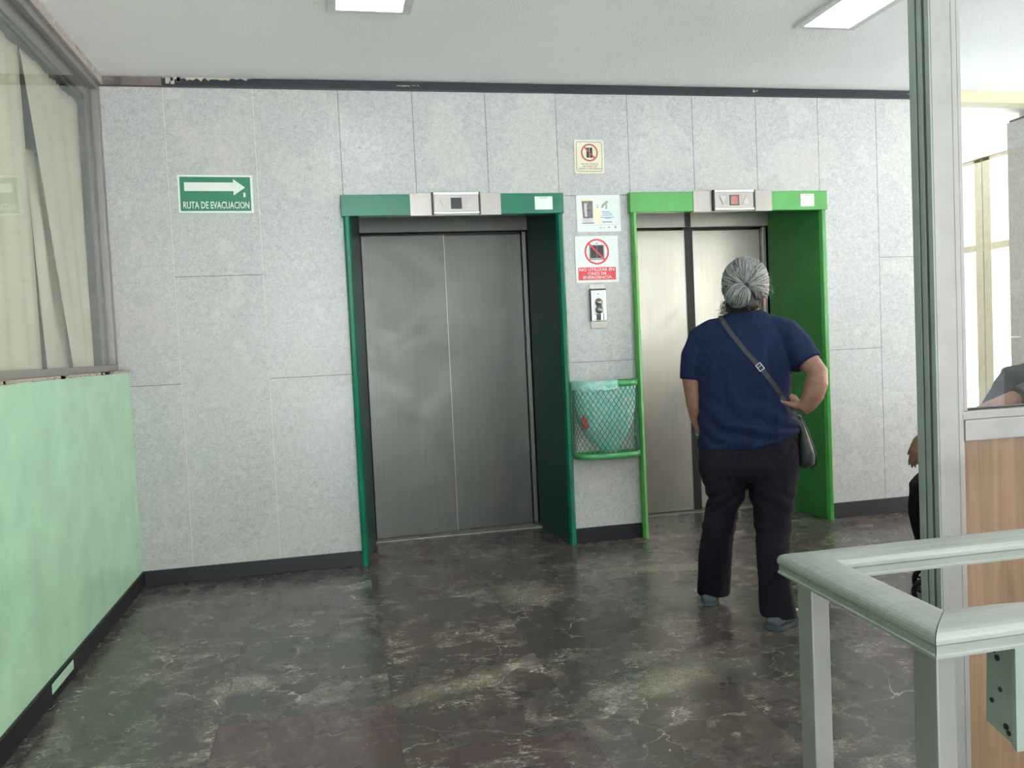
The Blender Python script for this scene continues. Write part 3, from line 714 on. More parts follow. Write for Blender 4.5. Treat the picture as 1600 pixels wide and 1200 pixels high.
# ================================================================== CURTAINS behind office window
def curtain(label, pts_top, pts_bot, x, amp, nf, ragged=0, seed=0):
    """pts_top/pts_bot: (y, z) left/right ends"""
    (ya, za), (yb, zb) = pts_top; (yc, zc), (yd, zd) = pts_bot
    bm = B(); G = []; nu, nv = 70, 26
    for j in range(nv+1):
        tv = j/nv; row = []
        for i in range(nu+1):
            tu = i/nu
            y = (ya+(yb-ya)*tu)*(1-tv)+(yc+(yd-yc)*tu)*tv; z = (za+(zb-za)*tu)*(1-tv)+(zc+(zd-zc)*tu)*tv
            if j == 0 and ragged: z += ragged*noise.noise(Vector((y*30, seed, 0)))*(1+abs(noise.noise(Vector((y*90, seed, 5)))))
            xx = x+amp*math.sin(nf*2*PI*tu+seed)*(.5+.5*tv)+amp*.7*noise.noise(Vector((tu*nf*1.7, tv*1.5, seed)))
            row.append(bm.verts.new((xx, y, z)))
        G.append(row)
    for j in range(nv):
        for i in range(nu): bm.faces.new((G[j][i], G[j][i+1], G[j+1][i+1], G[j+1][i]))
    r = bmesh.ops.extrude_face_region(bm, geom=bm.faces[:])
    for g in r['geom']:
        if isinstance(g, bmesh.types.BMVert): g.co.x -= .002
    o = obj('curtain', bm, 'curtain', None, True); tag(o, label, 'curtain', 'office curtains'); return o
curtain('cream curtain filling the left end of the office window', ((-3.8, 2.77), (-.99, 2.77)), ((-3.8, 1.275), (-.975, 1.275)), -.165, .010, 13, .02, 1)
curtain('slanting cream curtain at the right end of the office window', ((-.97, 2.77), (-.07, 2.77)), ((-.47, 1.28), (-.11, 1.28)), -.155, .007, 3, .02, 4)
curtain('narrow cream curtain leg hanging beside the dark slanting gap', ((-.86, 2.35), (-.62, 2.35)), ((-.78, 1.28), (-.40, 1.28)), -.20, .009, 2, 0, 9)
bm = B(); box(bm, -.135, -.12, -9, -.01, 2.80, 2.9, .002); tube(bm, [(-.165, -9, 2.84), (-.165, -.01, 2.84)], .012, 10); o = obj('curtain_rail', bm, 'alu_green', None); tag(o, 'grey curtain rail along the top of the office window', 'curtain rail')
bm = B(); tube(bm, [(-.45, -.86, 2.9), (-.45, -.86, 0.0)], .03, 12); o = obj('grey_pole', bm, 'alu_green', None); tag(o, 'grey pole seen through the gap between the office curtains', 'pole')

# ================================================================== GLASS PARTITION (right)
PY = -3.2
t = thing('glass_partition', 'aluminium partition with tall post, glass above and wood panel below', 'partition', (2.84, PY, 0))
def OP(nm, bm, mt, **k):
    o = obj(nm, bm, mt, None, **k); o.data.transform(Matrix.Translation((-2.84, -PY, 0))); o.parent = t; return o
bm = B(); box(bm, 2.800, 2.884, PY, PY+.085, 0, H, .003)
for y0 in (PY+.022, PY+.048): box(bm, 2.7985, 2.803, y0, y0+.007, 0, H, 0, mi=1)
for y0 in (PY+.0, PY+.030, PY+.056): box(bm, 2.7975, 2.802, y0+.001, y0+.019 if y0 < PY+.05 else y0+.028, 0, H, .001, mi=2)
for x in (2.808, 2.872): box(bm, x-.006, x+.006, PY-.0015, PY+.004, 0, H, .001, mi=0)
OP('post', bm, ['alu', 'groove', 'alu_green'])
bm = B(); box(bm, 2.884, 5.4, PY-.004, PY+.08, .985, 1.045, .003); box(bm, 2.868, 5.4, PY+.0, PY+.07, 1.045, 1.069, .003); box(bm, 2.884, 2.896, PY+.0, PY+.07, 1.07, H, .002); OP('transom', bm, 'alu')
bm = B(); box(bm, 2.884, 5.4, PY+.02, PY+.06, 0, .985, .001); OP('wood_panel', bm, 'wood')
bm = B(); box(bm, 2.884, 5.4, PY, PY+.08, 2.90, H, .003); OP('head_rail', bm, 'alu')
bm = B(); box(bm, 5.4, 5.48, PY, PY+.08, 0, H, .003); OP('post', bm, 'alu')
bm = B(); box(bm, 2.886, 5.4, PY+.034, PY+.040, 1.06, 2.905); OP('pane', bm, 'clear')
bm = B(); box(bm, 2.886, 5.4, PY+.028, PY+.046, 1.069, 1.075, .001); OP('gasket', bm, 'black')

# ================================================================== GUARD RAIL (foreground right)
zt = .88
t = thing('guard_rail', 'pale aluminium guard rail with two uprights in the right foreground', 'railing', (2.03, -3.96, 0))
def OG(nm, bm, mt, **k):
    o = obj(nm, bm, mt, None, **k); o.data.transform(Matrix.Translation((-2.03, 3.96, 0))); o.parent = t; return o
# cross-section (a across 0..1, h): domed cap with side groove
prof = [(.005, -.013), (.0, -.019), (.03, -.022), (.03, -.034), (.01, -.036), (.01, -.040), (.99, -.040), (.99, -.036), (.97, -.034), (.97, -.022), (1, -.019), (.995, -.013), (.975, -.008), (.94, -.004), (.88, -.001), (.75, .001), (.5, .002), (.25, .001), (.12, -.001), (.06, -.004), (.025, -.008)]
W = .085
# corner stations: outer/inner corners (plan) for mitred U-shape; A far corner, B near corner
Aout, Ain = Vector((1.995, -3.735)), Vector((2.080, -3.820))
Bout, Bin = Vector((1.972, -4.215)), Vector((2.062, -4.125))
def rail_seg(o0, i0, o1, i1, nm='rail', side=0):
    bm = B(); R = []
    for o_, i_ in ((o0, i0), (o1, i1)):
        R.append([bm.verts.new((o_.x+(i_.x-o_.x)*a, o_.y+(i_.y-o_.y)*a, zt+h)) for a, h in prof])
    n_ = len(prof)
    for k in range(n_): bm.faces.new((R[0][k], R[0][(k+1) % n_], R[1][(k+1) % n_], R[1][k]))
    bm.faces.new(R[0]); bm.faces.new(R[1][::-1])
    return OG(nm, bm, 'rail_alu')
rail_seg(Aout, Ain, Bout+Vector((0, .001)), Bin+Vector((0, .001)))
rail_seg(Aout+Vector((.001, 0)), Ain+Vector((.001, 0)), Vector((4.2, -3.735)), Vector((4.2, -3.825)))
rail_seg(Bout+Vector((.001, 0)), Bin+Vector((.001, 0)), Vector((2.135, -4.215)), Vector((2.135, -4.125)))
# curved continuation of the near rail
bm = B(); R = []
for k in range(9):
    a = k/8*.5*PI; ox, oy = 2.135+.30*math.sin(a), -4.125-.30+.30*math.cos(a); ix_, iy_ = 2.135+.21*math.sin(a), -4.425+.21*math.cos(a)
    R.append([bm.verts.new((ox+(ix_-ox)*q_, oy+(iy_-oy)*q_, zt+h)) for q_, h in prof])
for a_, b_ in zip(R, R[1:]):
    for k in range(len(prof)): bm.faces.new((a_[k], a_[(k+1) % len(prof)], b_[(k+1) % len(prof)], b_[k]))
bm.faces.new(R[0]); bm.faces.new(R[-1][::-1])
OG('rail', bm, 'rail_alu')
def up(x0, x1, y0, y1, z1=zt-.038):
    bm = B(); box(bm, x0, x1, y0, y1, 0, z1, .003)
    for f in bm.faces:
        if f.normal.x < -.7: f.material_index = 1
    OG('upright', bm, ['alu', 'alu_green'])
up(2.020, 2.058, -3.815, -3.765); up(2.018, 2.052, -4.158, -4.105); up(4.1, 4.15, -3.81, -3.76); up(2.37, 2.41, -4.44, -4.40)
# bracket plate hanging under the near rail
bm = B(); prism(bm, [(-4.155, zt-.039), (-4.150, .705), (-4.203, .690), (-4.212, .690), (-4.212, zt-.039)], 2.110, 2.116, 0, 'x')
prism(bm, [(-4.206, zt-.039), (-4.204, .690), (-4.213, .684), (-4.213, zt-.039)], 2.107, 2.160, 0, 'x')
for y, z, r in ((-4.168, .823, .006), (-4.175, .812, .005), (-4.183, .831, .004), (-4.180, .765, .004), (-4.163, .742, .004), (-4.19, .712, .005), (-4.195, .704, .004)):
    cyl(bm, (2.1095, y, z), r, .0012, 'x', 9, 1)
OG('bracket', bm, ['alu_green', 'rubber'])

# ================================================================== STANDING WOMAN
ROOT = Vector((2.98, -1.67, 0)); ANG = math.radians(-27.03); D0 = 4.02
def pp(x, z, y=0.):      # silhouette coords measured on the root plane -> local point at depth y
    k = (D0+y)/D0; return Vector((x*k, y, 1.32+(z-1.32)*k))
wm = thing('person', 'grey-haired person in navy t-shirt and black trousers, hand on hip, facing the lifts', 'person', ROOT, ANG)
# --- body (head, neck, arms, hands, hidden trunk): one skin
bm = B()
hc = Vector((.045, .015, 1.548))
ball(bm, hc, (.078, .098, .104), 28); ball(bm, (.045, .055, 1.497), (.060, .066, .066), 24)
ball(bm, (.045, .118, 1.515), (.014, .016, .020), 14)                   # nose
ball(bm, (.045, .110, 1.480), (.024, .012, .007), 12); ball(bm, (.045, .108, 1.471), (.020, .012, .007), 12)
for s in (-1, 1):
    ball(bm, (.045+s*.074, -.030, 1.462), (.010, .018, .030), 14); ball(bm, (.045+s*.045, .085, 1.505), (.022, .022, .022), 12)
    ball(bm, (.045+s*.03, .100, 1.552), (.020, .012, .006), 10)
tube(bm, [(.04, -.005, 1.36), (.043, .0, 1.44), (.045, .01, 1.50)], [.064, .056, .055], 20)
loft(bm, [(.035, 0, .80, .19, .12), (.035, 0, 1.0, .17, .12), (.02, 0, 1.2, .17, .11), (.035, 0, 1.33, .14, .09), (.04, 0, 1.385, .07, .06)])
# left arm hangs, slightly forward
LA = [(-.165, .0, 1.30), (-.200, .0, 1.20), (-.212, .005, 1.12), (-.206, .01, 1.06), (-.200, .02, 1.0), (-.190, .035, .93), (-.178, .05, .87), (-.172, .06, .82)]
tube(bm, LA, [.055, .05, .047, .044, .044, .039, .030, .026], 18)
def finger(base, d, L, r, curl, nrm):
    pts = [Vector(base)]; dd = Vector(d).normalized(); nn = Vector(nrm).normalized()
    for k, f in enumerate((.0, .45, .30, .25)):
        if k: 
            dd = (dd*math.cos(curl)+nn*math.sin(curl)).normalized(); nn = (nn-dd*nn.dot(dd)).normalized()
            pts.append(pts[-1]+dd*L*f)
    tube(bm, pts, [r*1.05, r, r*.92, r*.72], 10); ball(bm, pts[-1], r*.74, 10)
def hand(wrist, fwd, side, nrm, thumb_dir, curl=.25, fan=.10, thumb_curl=.1):
    """fwd: wrist->knuckles, side: towards the thumb, nrm: palm normal"""
    wrist, fwd, side, nrm = (Vector(a) for a in (wrist, fwd, side, nrm)); fwd.normalize(); side = (side-fwd*side.dot(fwd)).normalized(); nrm = (nrm-fwd*nrm.dot(fwd)-side*nrm.dot(side)).normalized()
    for k in range(6):
        for j in (-1.2, -.4, .4, 1.2):
            c = wrist+fwd*(.008+.014*k)+side*(j*.0125*(.75+.06*k)); ball(bm, c, .0135, 10)
    for j, (o_, L) in enumerate(((1.35, .068), (.45, .076), (-.45, .070), (-1.35, .055))):
        finger(wrist+fwd*.082+side*o_*.0145, fwd+side*fan*o_, L, .0078 if j < 3 else .0068, curl, nrm)
    tb_ = wrist+fwd*.022+side*.020
    td = Vector(thumb_dir).normalized()
    p1 = tb_+td*.030; p2 = p1+(td+fwd*thumb_curl).normalized()*.030; p3 = p2+(td+fwd*thumb_curl*2).normalized()*.022
    tube(bm, [tb_-td*.005, p1, p2, p3], [.014, .0115, .0095, .0075], 12); ball(bm, p3, .0078, 10)
hand((-.170, .063, .815), (0.03, .12, -1), (.1, 1, .1), (1, 0, 0), (.25, .9, -.6), .28)
# right arm: akimbo
RA = [(.19, .0, 1.30), (.255, -.03, 1.235), (.300, -.06, 1.180), (.335, -.085, 1.130), (.330, -.095, 1.085), (.312, -.10, 1.03), (.285, -.10, .985), (.262, -.102, .965)]
tube(bm, RA, [.055, .052, .050, .046, .050, .047, .036, .028], 18)
ball(bm, (.343, -.09, 1.135), (.034, .036, .036), 16)
# palm rests on the hip, thumb to the back, fingers round the front
hand((.262, -.100, .972), (-.45, .62, .62), (-.75, -.55, .1), (-.9, -.4, 0), (-.90, -.28, .32), .30, .07, .05)
bmb = remeshed(bm, .0045, 3, .5)
body = obj('body', bmb, 'skin', wm, True)
# --- t-shirt
bm = B()
rg = [(.030, .0, .795, .229, .168), (.034, 0, .83, .228, .170), (.036, -.004, .90, .225, .168), (.030, -.006, .97, .214, .160), (.026, -.006, 1.03, .205, .152), (.024, -.006, 1.10, .206, .150), (.022, -.006, 1.17, .212, .146), (.024, -.006, 1.24, .212, .136), (.030, -.004, 1.30, .200, .118), (.034, -.002, 1.345, .165, .098), (.036, 0, 1.375, .125, .082), (.038, 0, 1.402, .098, .074), (.040, 0, 1.418, .072, .066)]
loft(bm, rg, 40, 0, 2.3)
tube(bm, [(-.03, 0, 1.348), (-.10, 0, 1.325), (-.158, 0, 1.292), (-.196, 0, 1.22), (-.208, .003, 1.16), (-.212, .005, 1.115)], [.052, .066, .074, .064, .058, .056], 24)
tube(bm, [(.08, 0, 1.352), (.13, 0, 1.336), (.205, -.01, 1.298), (.250, -.03, 1.245), (.278, -.045, 1.205), (.300, -.058, 1.172)], [.052, .064, .080, .078, .073, .069], 24)
def sh(co):
    f = noise.noise(Vector((co.x*5, co.y*5, co.z*9)))*.006
    f += .006*math.sin((co.z*1.0+co.x*.45)*70+noise.noise(co*7)*3)*max(0, 1-abs(co.z-.90)/.16)
    f += .004*math.sin((co.x*.8-co.z*.9)*60+noise.noise(co*6)*3)*max(0, 1-abs(co.z-1.12)/.2)*(1 if co.x > .08 else .25)
    return f
nb = remeshed(bm, .007, 5, .6, sh)
for v in nb.verts:            # hem rises to the right, neckline dips a little
    if v.co.z < .90: v.co.z += max(0, v.co.x-.05)*.30*(.90-v.co.z)/.1
SB = bvhtree.BVHTree.FromBMesh(nb)
obj('shirt', nb, 'navy', wm, True)
# --- trousers
bm = B()
rg = [(.032, 0, .645, .20, .12), (.032, -.01, .68, .222, .148), (.031, -.014, .72, .2235, .158), (.032, -.008, .79, .222, .155), (.034, 0, .86, .205, .148), (.035, 0, .92, .19, .14)]
loft(bm, rg, 36, 0, 2.3)
def legpath(rows):
    ps, rr = [], []
    for xa, xb, z, y, ry in rows:
        k = (D0+y)/D0; p_ = pp((xa+xb)/2, z, y); ps.append(p_); rr.append(((xb-xa)/2*k, ry))
    R = []
    seg = 28
    for p_, (ra, rb) in zip(ps, rr): R.append((p_.x, p_.y, p_.z, ra, rb))
    loft(bm, R, seg, 0, 2.2)
legpath([(-.19, .035, .70, -.01, .13), (-.176, .026, .625, 0, .125), (-.163, .006, .56, .015, .115), (-.172, -.022, .49, .03, .105), (-.190, -.042, .40, .05, .10), (-.205, -.054, .32, .08, .098), (-.215, -.061, .24, .12, .094), (-.221, -.066, .17, .17, .088), (-.222, -.073, .102, .21, .082)])
legpath([(.025, .256, .70, -.01, .13), (.026, .246, .625, -.02, .125), (.033, .236, .56, -.03, .118), (.044, .224, .49, -.045, .108), (.048, .208, .40, -.07, .104), (.050, .196, .32, -.09, .103), (.052, .197, .24, -.10, .096), (.055, .206, .14, -.105, .090), (.057, .215, .06, -.105, .088), (.058, .222, .012, -.105, .086)])
def pf(co):
    f = noise.noise(Vector((co.x*6, co.y*6, co.z*8+9)))*.006
    f += .005*math.sin((co.z+abs(co.x-.03)*.7)*80+noise.noise(co*6)*3)*max(0, 1-abs(co.z-.56)/.12)
    f += .004*math.sin((co.z-co.x*.4)*95+noise.noise(co*9)*3)*max(0, 1-abs(co.z-.42)/.1)
    return f
nb = remeshed(bm, .007, 3, .5, pf)
obj('trousers', nb, 'pants', wm, True)
# --- shoes
def shoe(heel, ang, nm='shoe'):
    e = Matrix.Translation(Vector((heel[0], heel[1], 0))) @ Matrix.Rotation(ang, 4, 'Z')
    bm = B(); rows = [(-.005, .028, .012, .055), (.02, .036, .012, .075), (.07, .037, .012, .085), (.12, .040, .012, .075), (.17, .046, .012, .055), (.21, .042, .012, .042), (.238, .026, .012, .028), (.248, .008, .012, .018)]
    R = []
    for y, hw, z0, z1 in rows:
        L = []
        for k in range(16):
            a = 2*PI*k/16; L.append(bm.verts.new((hw*math.copysign(abs(math.cos(a))**.7, math.cos(a)), y, z0+(z1-z0)*(.5+.5*math.sin(a)))))
        R.append(L)
    for a_, b_ in zip(R, R[1:]):
        for k in range(16): bm.faces.new((a_[k], a_[(k+1) % 16], b_[(k+1) % 16], b_[k]))
    bm.faces.new(R[0][::-1]); bm.faces.new(R[-1]); bm.transform(e)
    s = obj(nm, bm, 'shoe', wm, True)
    bm = B(); out = [(-.024, -.012), (.024, -.012), (.040, .02), (.038, .08), (.048, .16), (.044, .21), (.026, .248), (-.006, .256), (-.034, .235), (-.047, .17), (-.037, .08), (-.040, .02)]
    prism(bm, out, .001, .022, 0, 'z', .003); bm.transform(e); so = obj('sole', bm, 'sole', s)
    bm = B(); box(bm, -.03, .03, .13, .2, .05, .07, .008); 
    for v in bm.verts: v.co.z += -(v.co.y-.13)*.25
    bm.transform(e); obj('toe_panel', bm, 'shoe_white', s)
shoe((-.172, .128), .03); shoe((.110, -.185), -.60)
# --- hair
hc = Vector((.043, .0, 1.552)); HR = Vector((.102, .118, .112))
def scalp(d, k=1.0): return Vector((hc.x+d.x*HR.x*k*(1+(.42*d.z*d.z if d.z < 0 else 0)), hc.y+d.y*HR.y*k, hc.z+d.z*HR.z*k))
PD = Vector((.04, -1, -.20)).normalized()
ax = PD.cross(Vector((0, 0, 1))).normalized(); ay = ax.cross(PD).normalized()   # ax points image-left/right, ay up
bm = B(); t_ = bmesh.new(); bmesh.ops.create_uvsphere(t_, u_segments=36, v_segments=24, radius=1)
dl = []
for v in t_.verts:
    d = v.co.copy(); v.co = scalp(d, .975)
    if d.y > .45 and d.z < .55: dl.append(v)          # leave the face open
    elif d.z < -.75: v.co.z = hc.z+HR.z*-.75*.97
bmesh.ops.delete(t_, geom=dl, context='VERTS')
merge(bm, t_, 2)
ball(bm, (.035, -.030, 1.452), (.070, .055, .045), 20, 2)   # dark nape hair
def lock(pts, r, mi): 
    n_ = len(pts); tube(bm, pts, [r*(.35+.65*math.sin(PI*min(1, (k+.6)/n_*1.0))) for k in range(n_)], 4, mi, False)
for i in range(900):
    ph = random.uniform(0, 2*PI); far = random.uniform(1.25, 1.95); near = random.uniform(.10, .30)
    up_ = math.sin(ph)
    if up_ < -.55: far = random.uniform(.7, 1.0)
    wig = random.uniform(-.10, .10); swirl = random.uniform(.15, .4); k0 = random.uniform(.985, 1.03)
    pts = []
    for k in range(9):
        s = k/8; an = far+(near-far)*s; p2 = ph+swirl*(1-s)*.8+wig*math.sin(s*5)
        d = PD*math.cos(an)+(ax*math.cos(p2)+ay*math.sin(p2))*math.sin(an)
        if d.z < -.86: d.z = -.86
        pts.append(scalp(d, k0+.02*math.sin(s*PI)-.04*max(0, .25-an)))
    mi = random.choices((0, 1, 2), (.50, .42, .08) if up_ > -.35 else (.15, .40, .45))[0]
    lock(pts, random.uniform(.0012, .0028), mi)
# bun, lower left of the gathering point
bc = Vector((.006, -.112, 1.488)); BR = Vector((.054, .044, .054))
ball(bm, bc, BR*.95, 20, 1)
Q = Vector((.75, -.35, .55)).normalized(); qx = Q.cross(Vector((0, 1, 0))).normalized(); qy = Q.cross(qx)
for i in range(420):
    ph = random.uniform(0, 2*PI); k0 = random.uniform(.97, 1.07); pts = []; sw = random.uniform(.6, 1.2); far = random.uniform(1.6, 2.7)
    for k in range(9):
        s = k/8; an = .08+far*s; p2 = ph+sw*s
        d = Q*math.cos(an)+(qx*math.cos(p2)+qy*math.sin(p2))*math.sin(an); pts.append(Vector((bc.x+d.x*BR.x*k0, bc.y+d.y*BR.y*k0, bc.z+d.z*BR.z*k0)))
    lock(pts, random.uniform(.001, .0022), random.choices((0, 1, 2), (.42, .46, .12))[0])
# nape strands and fly-aways
for i in range(120):
    x = random.uniform(-.045, .075); z = random.uniform(1.45, 1.49); y = -.095+abs(x-.035)*.5
    pts = [Vector((x+random.uniform(-.01, .01)*k, y+.006*k, z-.011*k)) for k in range(6)]; lock(pts, .0018, 2)
for i in range(60):
    s = random.choice((-1, 1)); a = random.uniform(-.9, 1.5); d = Vector((s*math.cos(a), random.uniform(-.5, .2), math.sin(a))).normalized(); p0 = scalp(d, 1.0); pts = [p0]
    v_ = Vector((s*random.uniform(.2, 1), 0, random.uniform(-1, .3)))
    for k in range(5): v_ = v_+Vector((random.uniform(-.4, .4), random.uniform(-.3, .3), -.35)); pts.append(pts[-1]+v_.normalized()*.008)
    tube(bm, pts, .0004, 3, random.choice((0, 1, 2)), False)
for i in range(16):           # loose dark curls by the left of the neck
    p0 = Vector((-.048+random.uniform(-.01, .012), -.03+random.uniform(-.03, .03), 1.47)); pts = [p0]; a = random.uniform(0, 6)
    for k in range(8): pts.append(pts[-1]+Vector((math.sin(a+k*.9)*.006-.0025, math.cos(a+k)*.004, -.0075)))
    tube(bm, pts, .0007, 3, 2, False)
obj('hair', bm, ['hair_a', 'hair_b', 'hair_c'], wm, True)
# watch strap-like band on left wrist
bm = B(); tube(bm, [(-.177, .052, .861), (-.1755, .054, .853)], .0315, 20); obj('bracelet', bm, 'steel_bright', wm, True)

# ================================================================== CROSSBODY BAG
cb = thing('crossbody_bag', 'dark crossbody bag at the hip, strap running across the navy back', 'bag', ROOT, ANG)
def on_back(x, z, lift_=.004):
    hit = SB.ray_cast(Vector((x, -1, z)), Vector((0, 1, 0)))
    if hit[0] is None: return None
    return hit[0]+Vector((0, -lift_, 0))
def ribbon(path, w_, th=.0016):
    bm = B(); V = []
    n_ = len(path)
    for i in range(n_):
        d = (path[min(i+1, n_-1)]-path[max(i-1, 0)]).normalized(); nrm = Vector((0, -1, 0)) if True else 0
        if abs(path[i].x-.03) > .15: nrm = Vector(((path[i].x-.03)*3, -1, 0)).normalized()
        s = d.cross(nrm).normalized()*w_/2; n2 = s.cross(d).normalized()*th/2
        V.append([bm.verts.new(path[i]+a) for a in (s+n2, -s+n2, -s-n2, s-n2)])
    for a_, b_ in zip(V, V[1:]):
        for k in range(4): bm.faces.new((a_[k], a_[(k+1) % 4], b_[(k+1) % 4], b_[k]))
    bm.faces.new(V[0]); bm.faces.new(V[-1][::-1]); return bm
P_ = [(-.075, 1.402), (-.06, 1.375), (-.03, 1.325), (0.0, 1.285), (.035, 1.235), (.068, 1.195), (.092, 1.168), (.12, 1.128), (.15, 1.085), (.175, 1.045), (.195, 1.005), (.213, .965), (.225, .93)]
path = []
for i in range(len(P_)-1):
    for k in range(4):
        x = P_[i][0]+(P_[i+1][0]-P_[i][0])*k/4; z = P_[i][1]+(P_[i+1][1]-P_[i][1])*k/4; h = on_back(x, z)
        if h: path.append(h)
for it in range(2): path = [path[0]]+[(path[i-1]+path[i]*2+path[i+1])/4 for i in range(1, len(path)-1)]+[path[-1]]
path = [Vector((-.070, .045, 1.392)), Vector((-.074, .0, 1.402))]+path+[Vector((.258, -.065, .91)), Vector((.272, -.045, .87))]
obj('strap', ribbon([p_+Vector((0, -.003, 0)) for p_ in path], .020), 'strap', cb)
bk = min(path, key=lambda p_: (p_.x-.092)**2+(p_.z-1.168)**2)
bm = B(); t_ = bmesh.new(); 
for a in ((-.017, .017, .010, .013), (-.017, .017, -.013, -.010), (-.017, -.014, -.013, .013), (.014, .017, -.013, .013), (-.004, -.002, -.013, .013)): box(t_, a[0], a[1], -.003, 0, a[2], a[3], .0008, 1)
merge(bm, t_, 0, Matrix.Translation(bk+Vector((0, -.007, 0))) @ Matrix.Rotation(.95, 4, 'Y')); obj('buckle', bm, 'steel_bright', cb)
bm = B()
loft(bm, [(.275, .03, .700, .020, .075), (.285, .03, .715, .034, .088), (.288, .03, .76, .036, .090), (.280, .03, .82, .028, .088), (.270, .03, .88, .016, .082), (.262, .03, .93, .008, .07)], 24, 0, 3.0)
pouch = obj('pouch', bm, 'leather', cb, True)
bm = B(); tube(bm, [(.268, -.045, .93), (.290, -.052, .87), (.312, -.056, .80), (.326, -.055, .745), (.322, -.045, .715), (.300, -.04, .700)], .0035, 8); obj('piping', bm, 'strap', pouch, True)

# ================================================================== SEATED PERSON + WHEELCHAIR (mostly behind the partition)
SR = Vector((3.92, -1.62, 0)); SA = 0
sp_ = thing('person', 'person in dark grey shirt seated behind the wood panelled partition, arm reaching forward', 'person', SR)
def L_(x, y, z): return (x-SR.x, y-SR.y, z)
bm = B()
loft(bm, [(.70, 0, .50, .13, .17), (.72, 0, .7, .12, .16), (.73, 0, .95, .11, .17), (.74, 0, 1.05, .07, .10)])
ball(bm, (.74, 0, 1.29), (.095, .075, .11), 24); ball(bm, (.70, 0, 1.235), (.06, .055, .06), 20); ball(bm, (.635, 0, 1.265), (.016, .012, .018), 12); ball(bm, (.648, 0, 1.222), (.010, .022, .008), 10)
for s in (-1, 1): ball(bm, (.745, s*.077, 1.275), (.020, .009, .030), 12)
tube(bm, [(.74, 0, 1.05), (.735, 0, 1.2)], .055, 16)
for s, dz in ((-1, 0), (1, -.03)):
    q2 = 1 if s < 0 else 0
    tube(bm, [(.66, s*.20, 1.0), (.52, s*.20, .975 if q2 else .82), (.37, s*.17, .945 if q2 else .68), (.20 if q2 else .30, s*.14 if q2 else .04, .87 if q2 else .66), (-.02+.02*s if q2 else .24, s*.11 if q2 else -.02, .80 if q2 else .645), (-.07 if q2 else .20, s*.10 if q2 else -.05, .785 if q2 else .64)], [.055, .05, .042, .040, .032, .028], 16)
    wr = Vector((-.08, s*.10, .785)) if q2 else Vector((.19, -.06, .64))
    hand(wr, (-.35, -.05*s, -.9), (-.2, -s*1., 0), (.9, 0, -.2), (-.15, -s*.5, -.85), .18)
def lean(nb, add=0):
    for v in nb.verts: v.co.x += add+.05+.13*max(0, min(1, (v.co.x-.25)/.45))
    return nb
obj('body', lean(remeshed(bm, .006, 3)), 'skin', sp_, True)
bm = B()
loft(bm, [(.70, 0, .50, .17, .20), (.71, 0, .62, .175, .205), (.72, 0, .8, .155, .195), (.73, 0, .95, .135, .20), (.735, 0, 1.04, .11, .18), (.74, 0, 1.09, .07, .09), (.74, 0, 1.12, .06, .065)], 32, 0, 2.2)
for s in (-1, 1): tube(bm, [(.72, s*.14, 1.03), (.64, s*.20, 1.01), (.54, s*.20, .985 if s < 0 else .84), (.36, s*.185, .935 if s < 0 else .70)], [.08, .085, .078, .066], 20)
obj('shirt', lean(remeshed(bm, .009, 3, .5, lambda c: noise.noise(c*14)*.008)), 'charcoal', sp_, True)
bm = B()
for s in (-1, 1):
    tube(bm, [(.72, s*.10, .50), (.40, s*.12, .53), (.08, s*.13, .53), (.02, s*.13, .49), (.01, s*.13, .35), (.05, s*.13, .14)], [.10, .095, .075, .072, .065, .055], 20)
ball(bm, (.72, 0, .50), (.14, .19, .11), 20)
obj('trousers', lean(remeshed(bm, .009, 3, .5, lambda c: noise.noise(c*12)*.006), .085), 'pants', sp_, True)
for s in (-1, 1):
    bm = B(); loft(bm, [(.17, s*.13, .070, .11, .042), (.17, s*.13, .09, .115, .045), (.19, s*.13, .12, .09, .042), (.225, s*.13, .16, .05, .042)], 20, 0, 2.6); obj('shoe', bm, 'rubber', sp_, True)
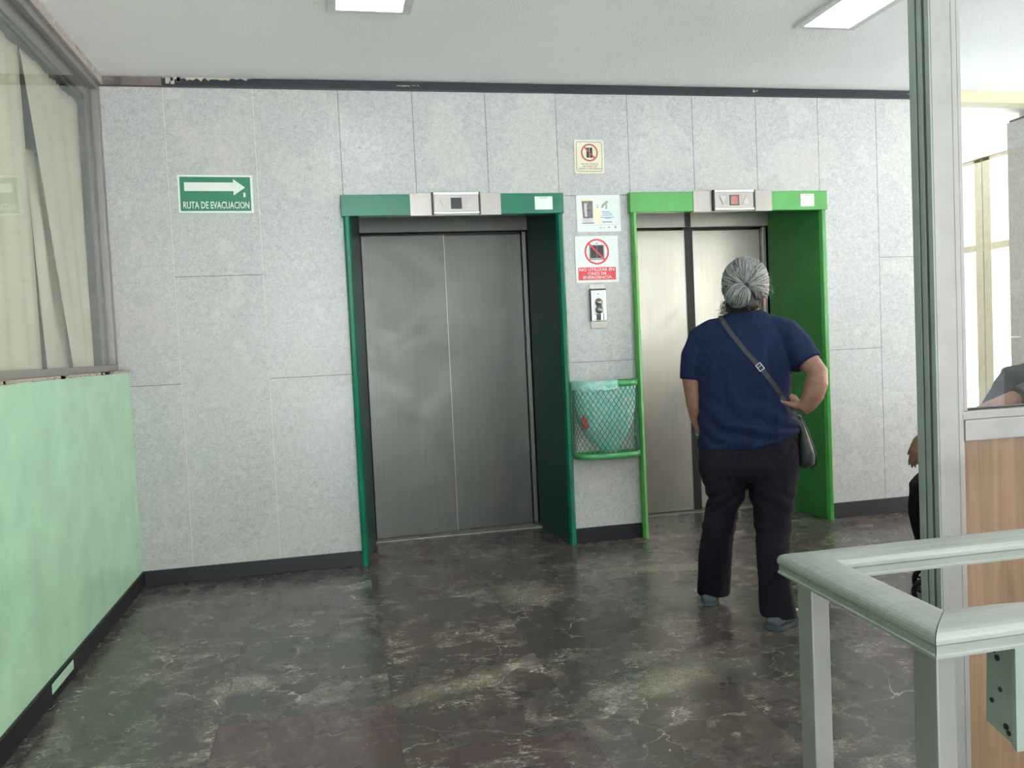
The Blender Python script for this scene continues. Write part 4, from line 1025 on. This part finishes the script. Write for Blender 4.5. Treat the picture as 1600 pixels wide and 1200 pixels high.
bm = B(); ball(bm, (.755, 0, 1.315), (.100, .085, .105), 24); 
for v in list(bm.verts):
    if v.co.x < .69 and v.co.z < 1.35: v.co.x = .70
obj('hair', lean(bm), 'hair_c', sp_, True)
ch = thing('waiting_chair', 'black chair under the seated person behind the partition', 'chair', SR)
bm = B(); box(bm, .55, 1.05, -.23, .23, .385, .41, .01); obj('seat', bm, 'rubber', ch)
bm = B(); box(bm, 1.06, 1.085, -.23, .23, .55, .92, .01); obj('backrest', bm, 'rubber', ch)
for x in (.60, 1.07):
    for y in (-.21, .21): bm = B(); tube(bm, [(x, y, .39 if x < 1 else .92), (x-(.03 if x < 1 else -.03), y, 0)], .011, 10); obj('leg', bm, 'rubber', ch)
# folding trolley whose small wheel shows left of the tall post; axle runs away from the camera side
tr = thing('folding_trolley', 'black folding trolley behind the tall post, small wheel showing at the floor', 'trolley', (3.785, -1.89, 0), math.radians(-38))
for y in (0, .22):
    bm = B(); N_ = 40; r, th = .078, .013
    tube(bm, [((r-th)*math.cos(2*PI*k/N_), y, r+.001+(r-th)*math.sin(2*PI*k/N_)) for k in range(N_+1)], th, 10); w_ = obj('wheel', bm, 'rubber', tr, True)
    bm = B(); cyl(bm, (0, y, r), .016, .04, 'y', 16)
    for k in range(5): a = 2*PI*k/5+.3; tube(bm, [(0, y, r), ((r-th)*math.cos(a), y, r+(r-th)*math.sin(a))], .006, 6)
    obj('hub', bm, 'rubber', w_, True)
bm = B(); tube(bm, [(0, 0, .078), (0, .22, .078)], .006, 8); obj('axle', bm, 'rubber', tr)
bm = B()
tube(bm, [(.03, .04, .09), (.09, .04, .40), (.12, .04, .86), (.12, .19, .86), (.09, .19, .40), (.03, .19, .09)], .009, 8)
for z in (.25, .5, .7): tube(bm, [(.03+.09*z, .04, z), (.03+.09*z, .19, z)], .006, 8)
obj('handle_frame', bm, 'rubber', tr, True)
bm = B(); box(bm, .03, .13, .04, .19, .04, .055, .004); obj('foot_plate', bm, 'rubber', tr)
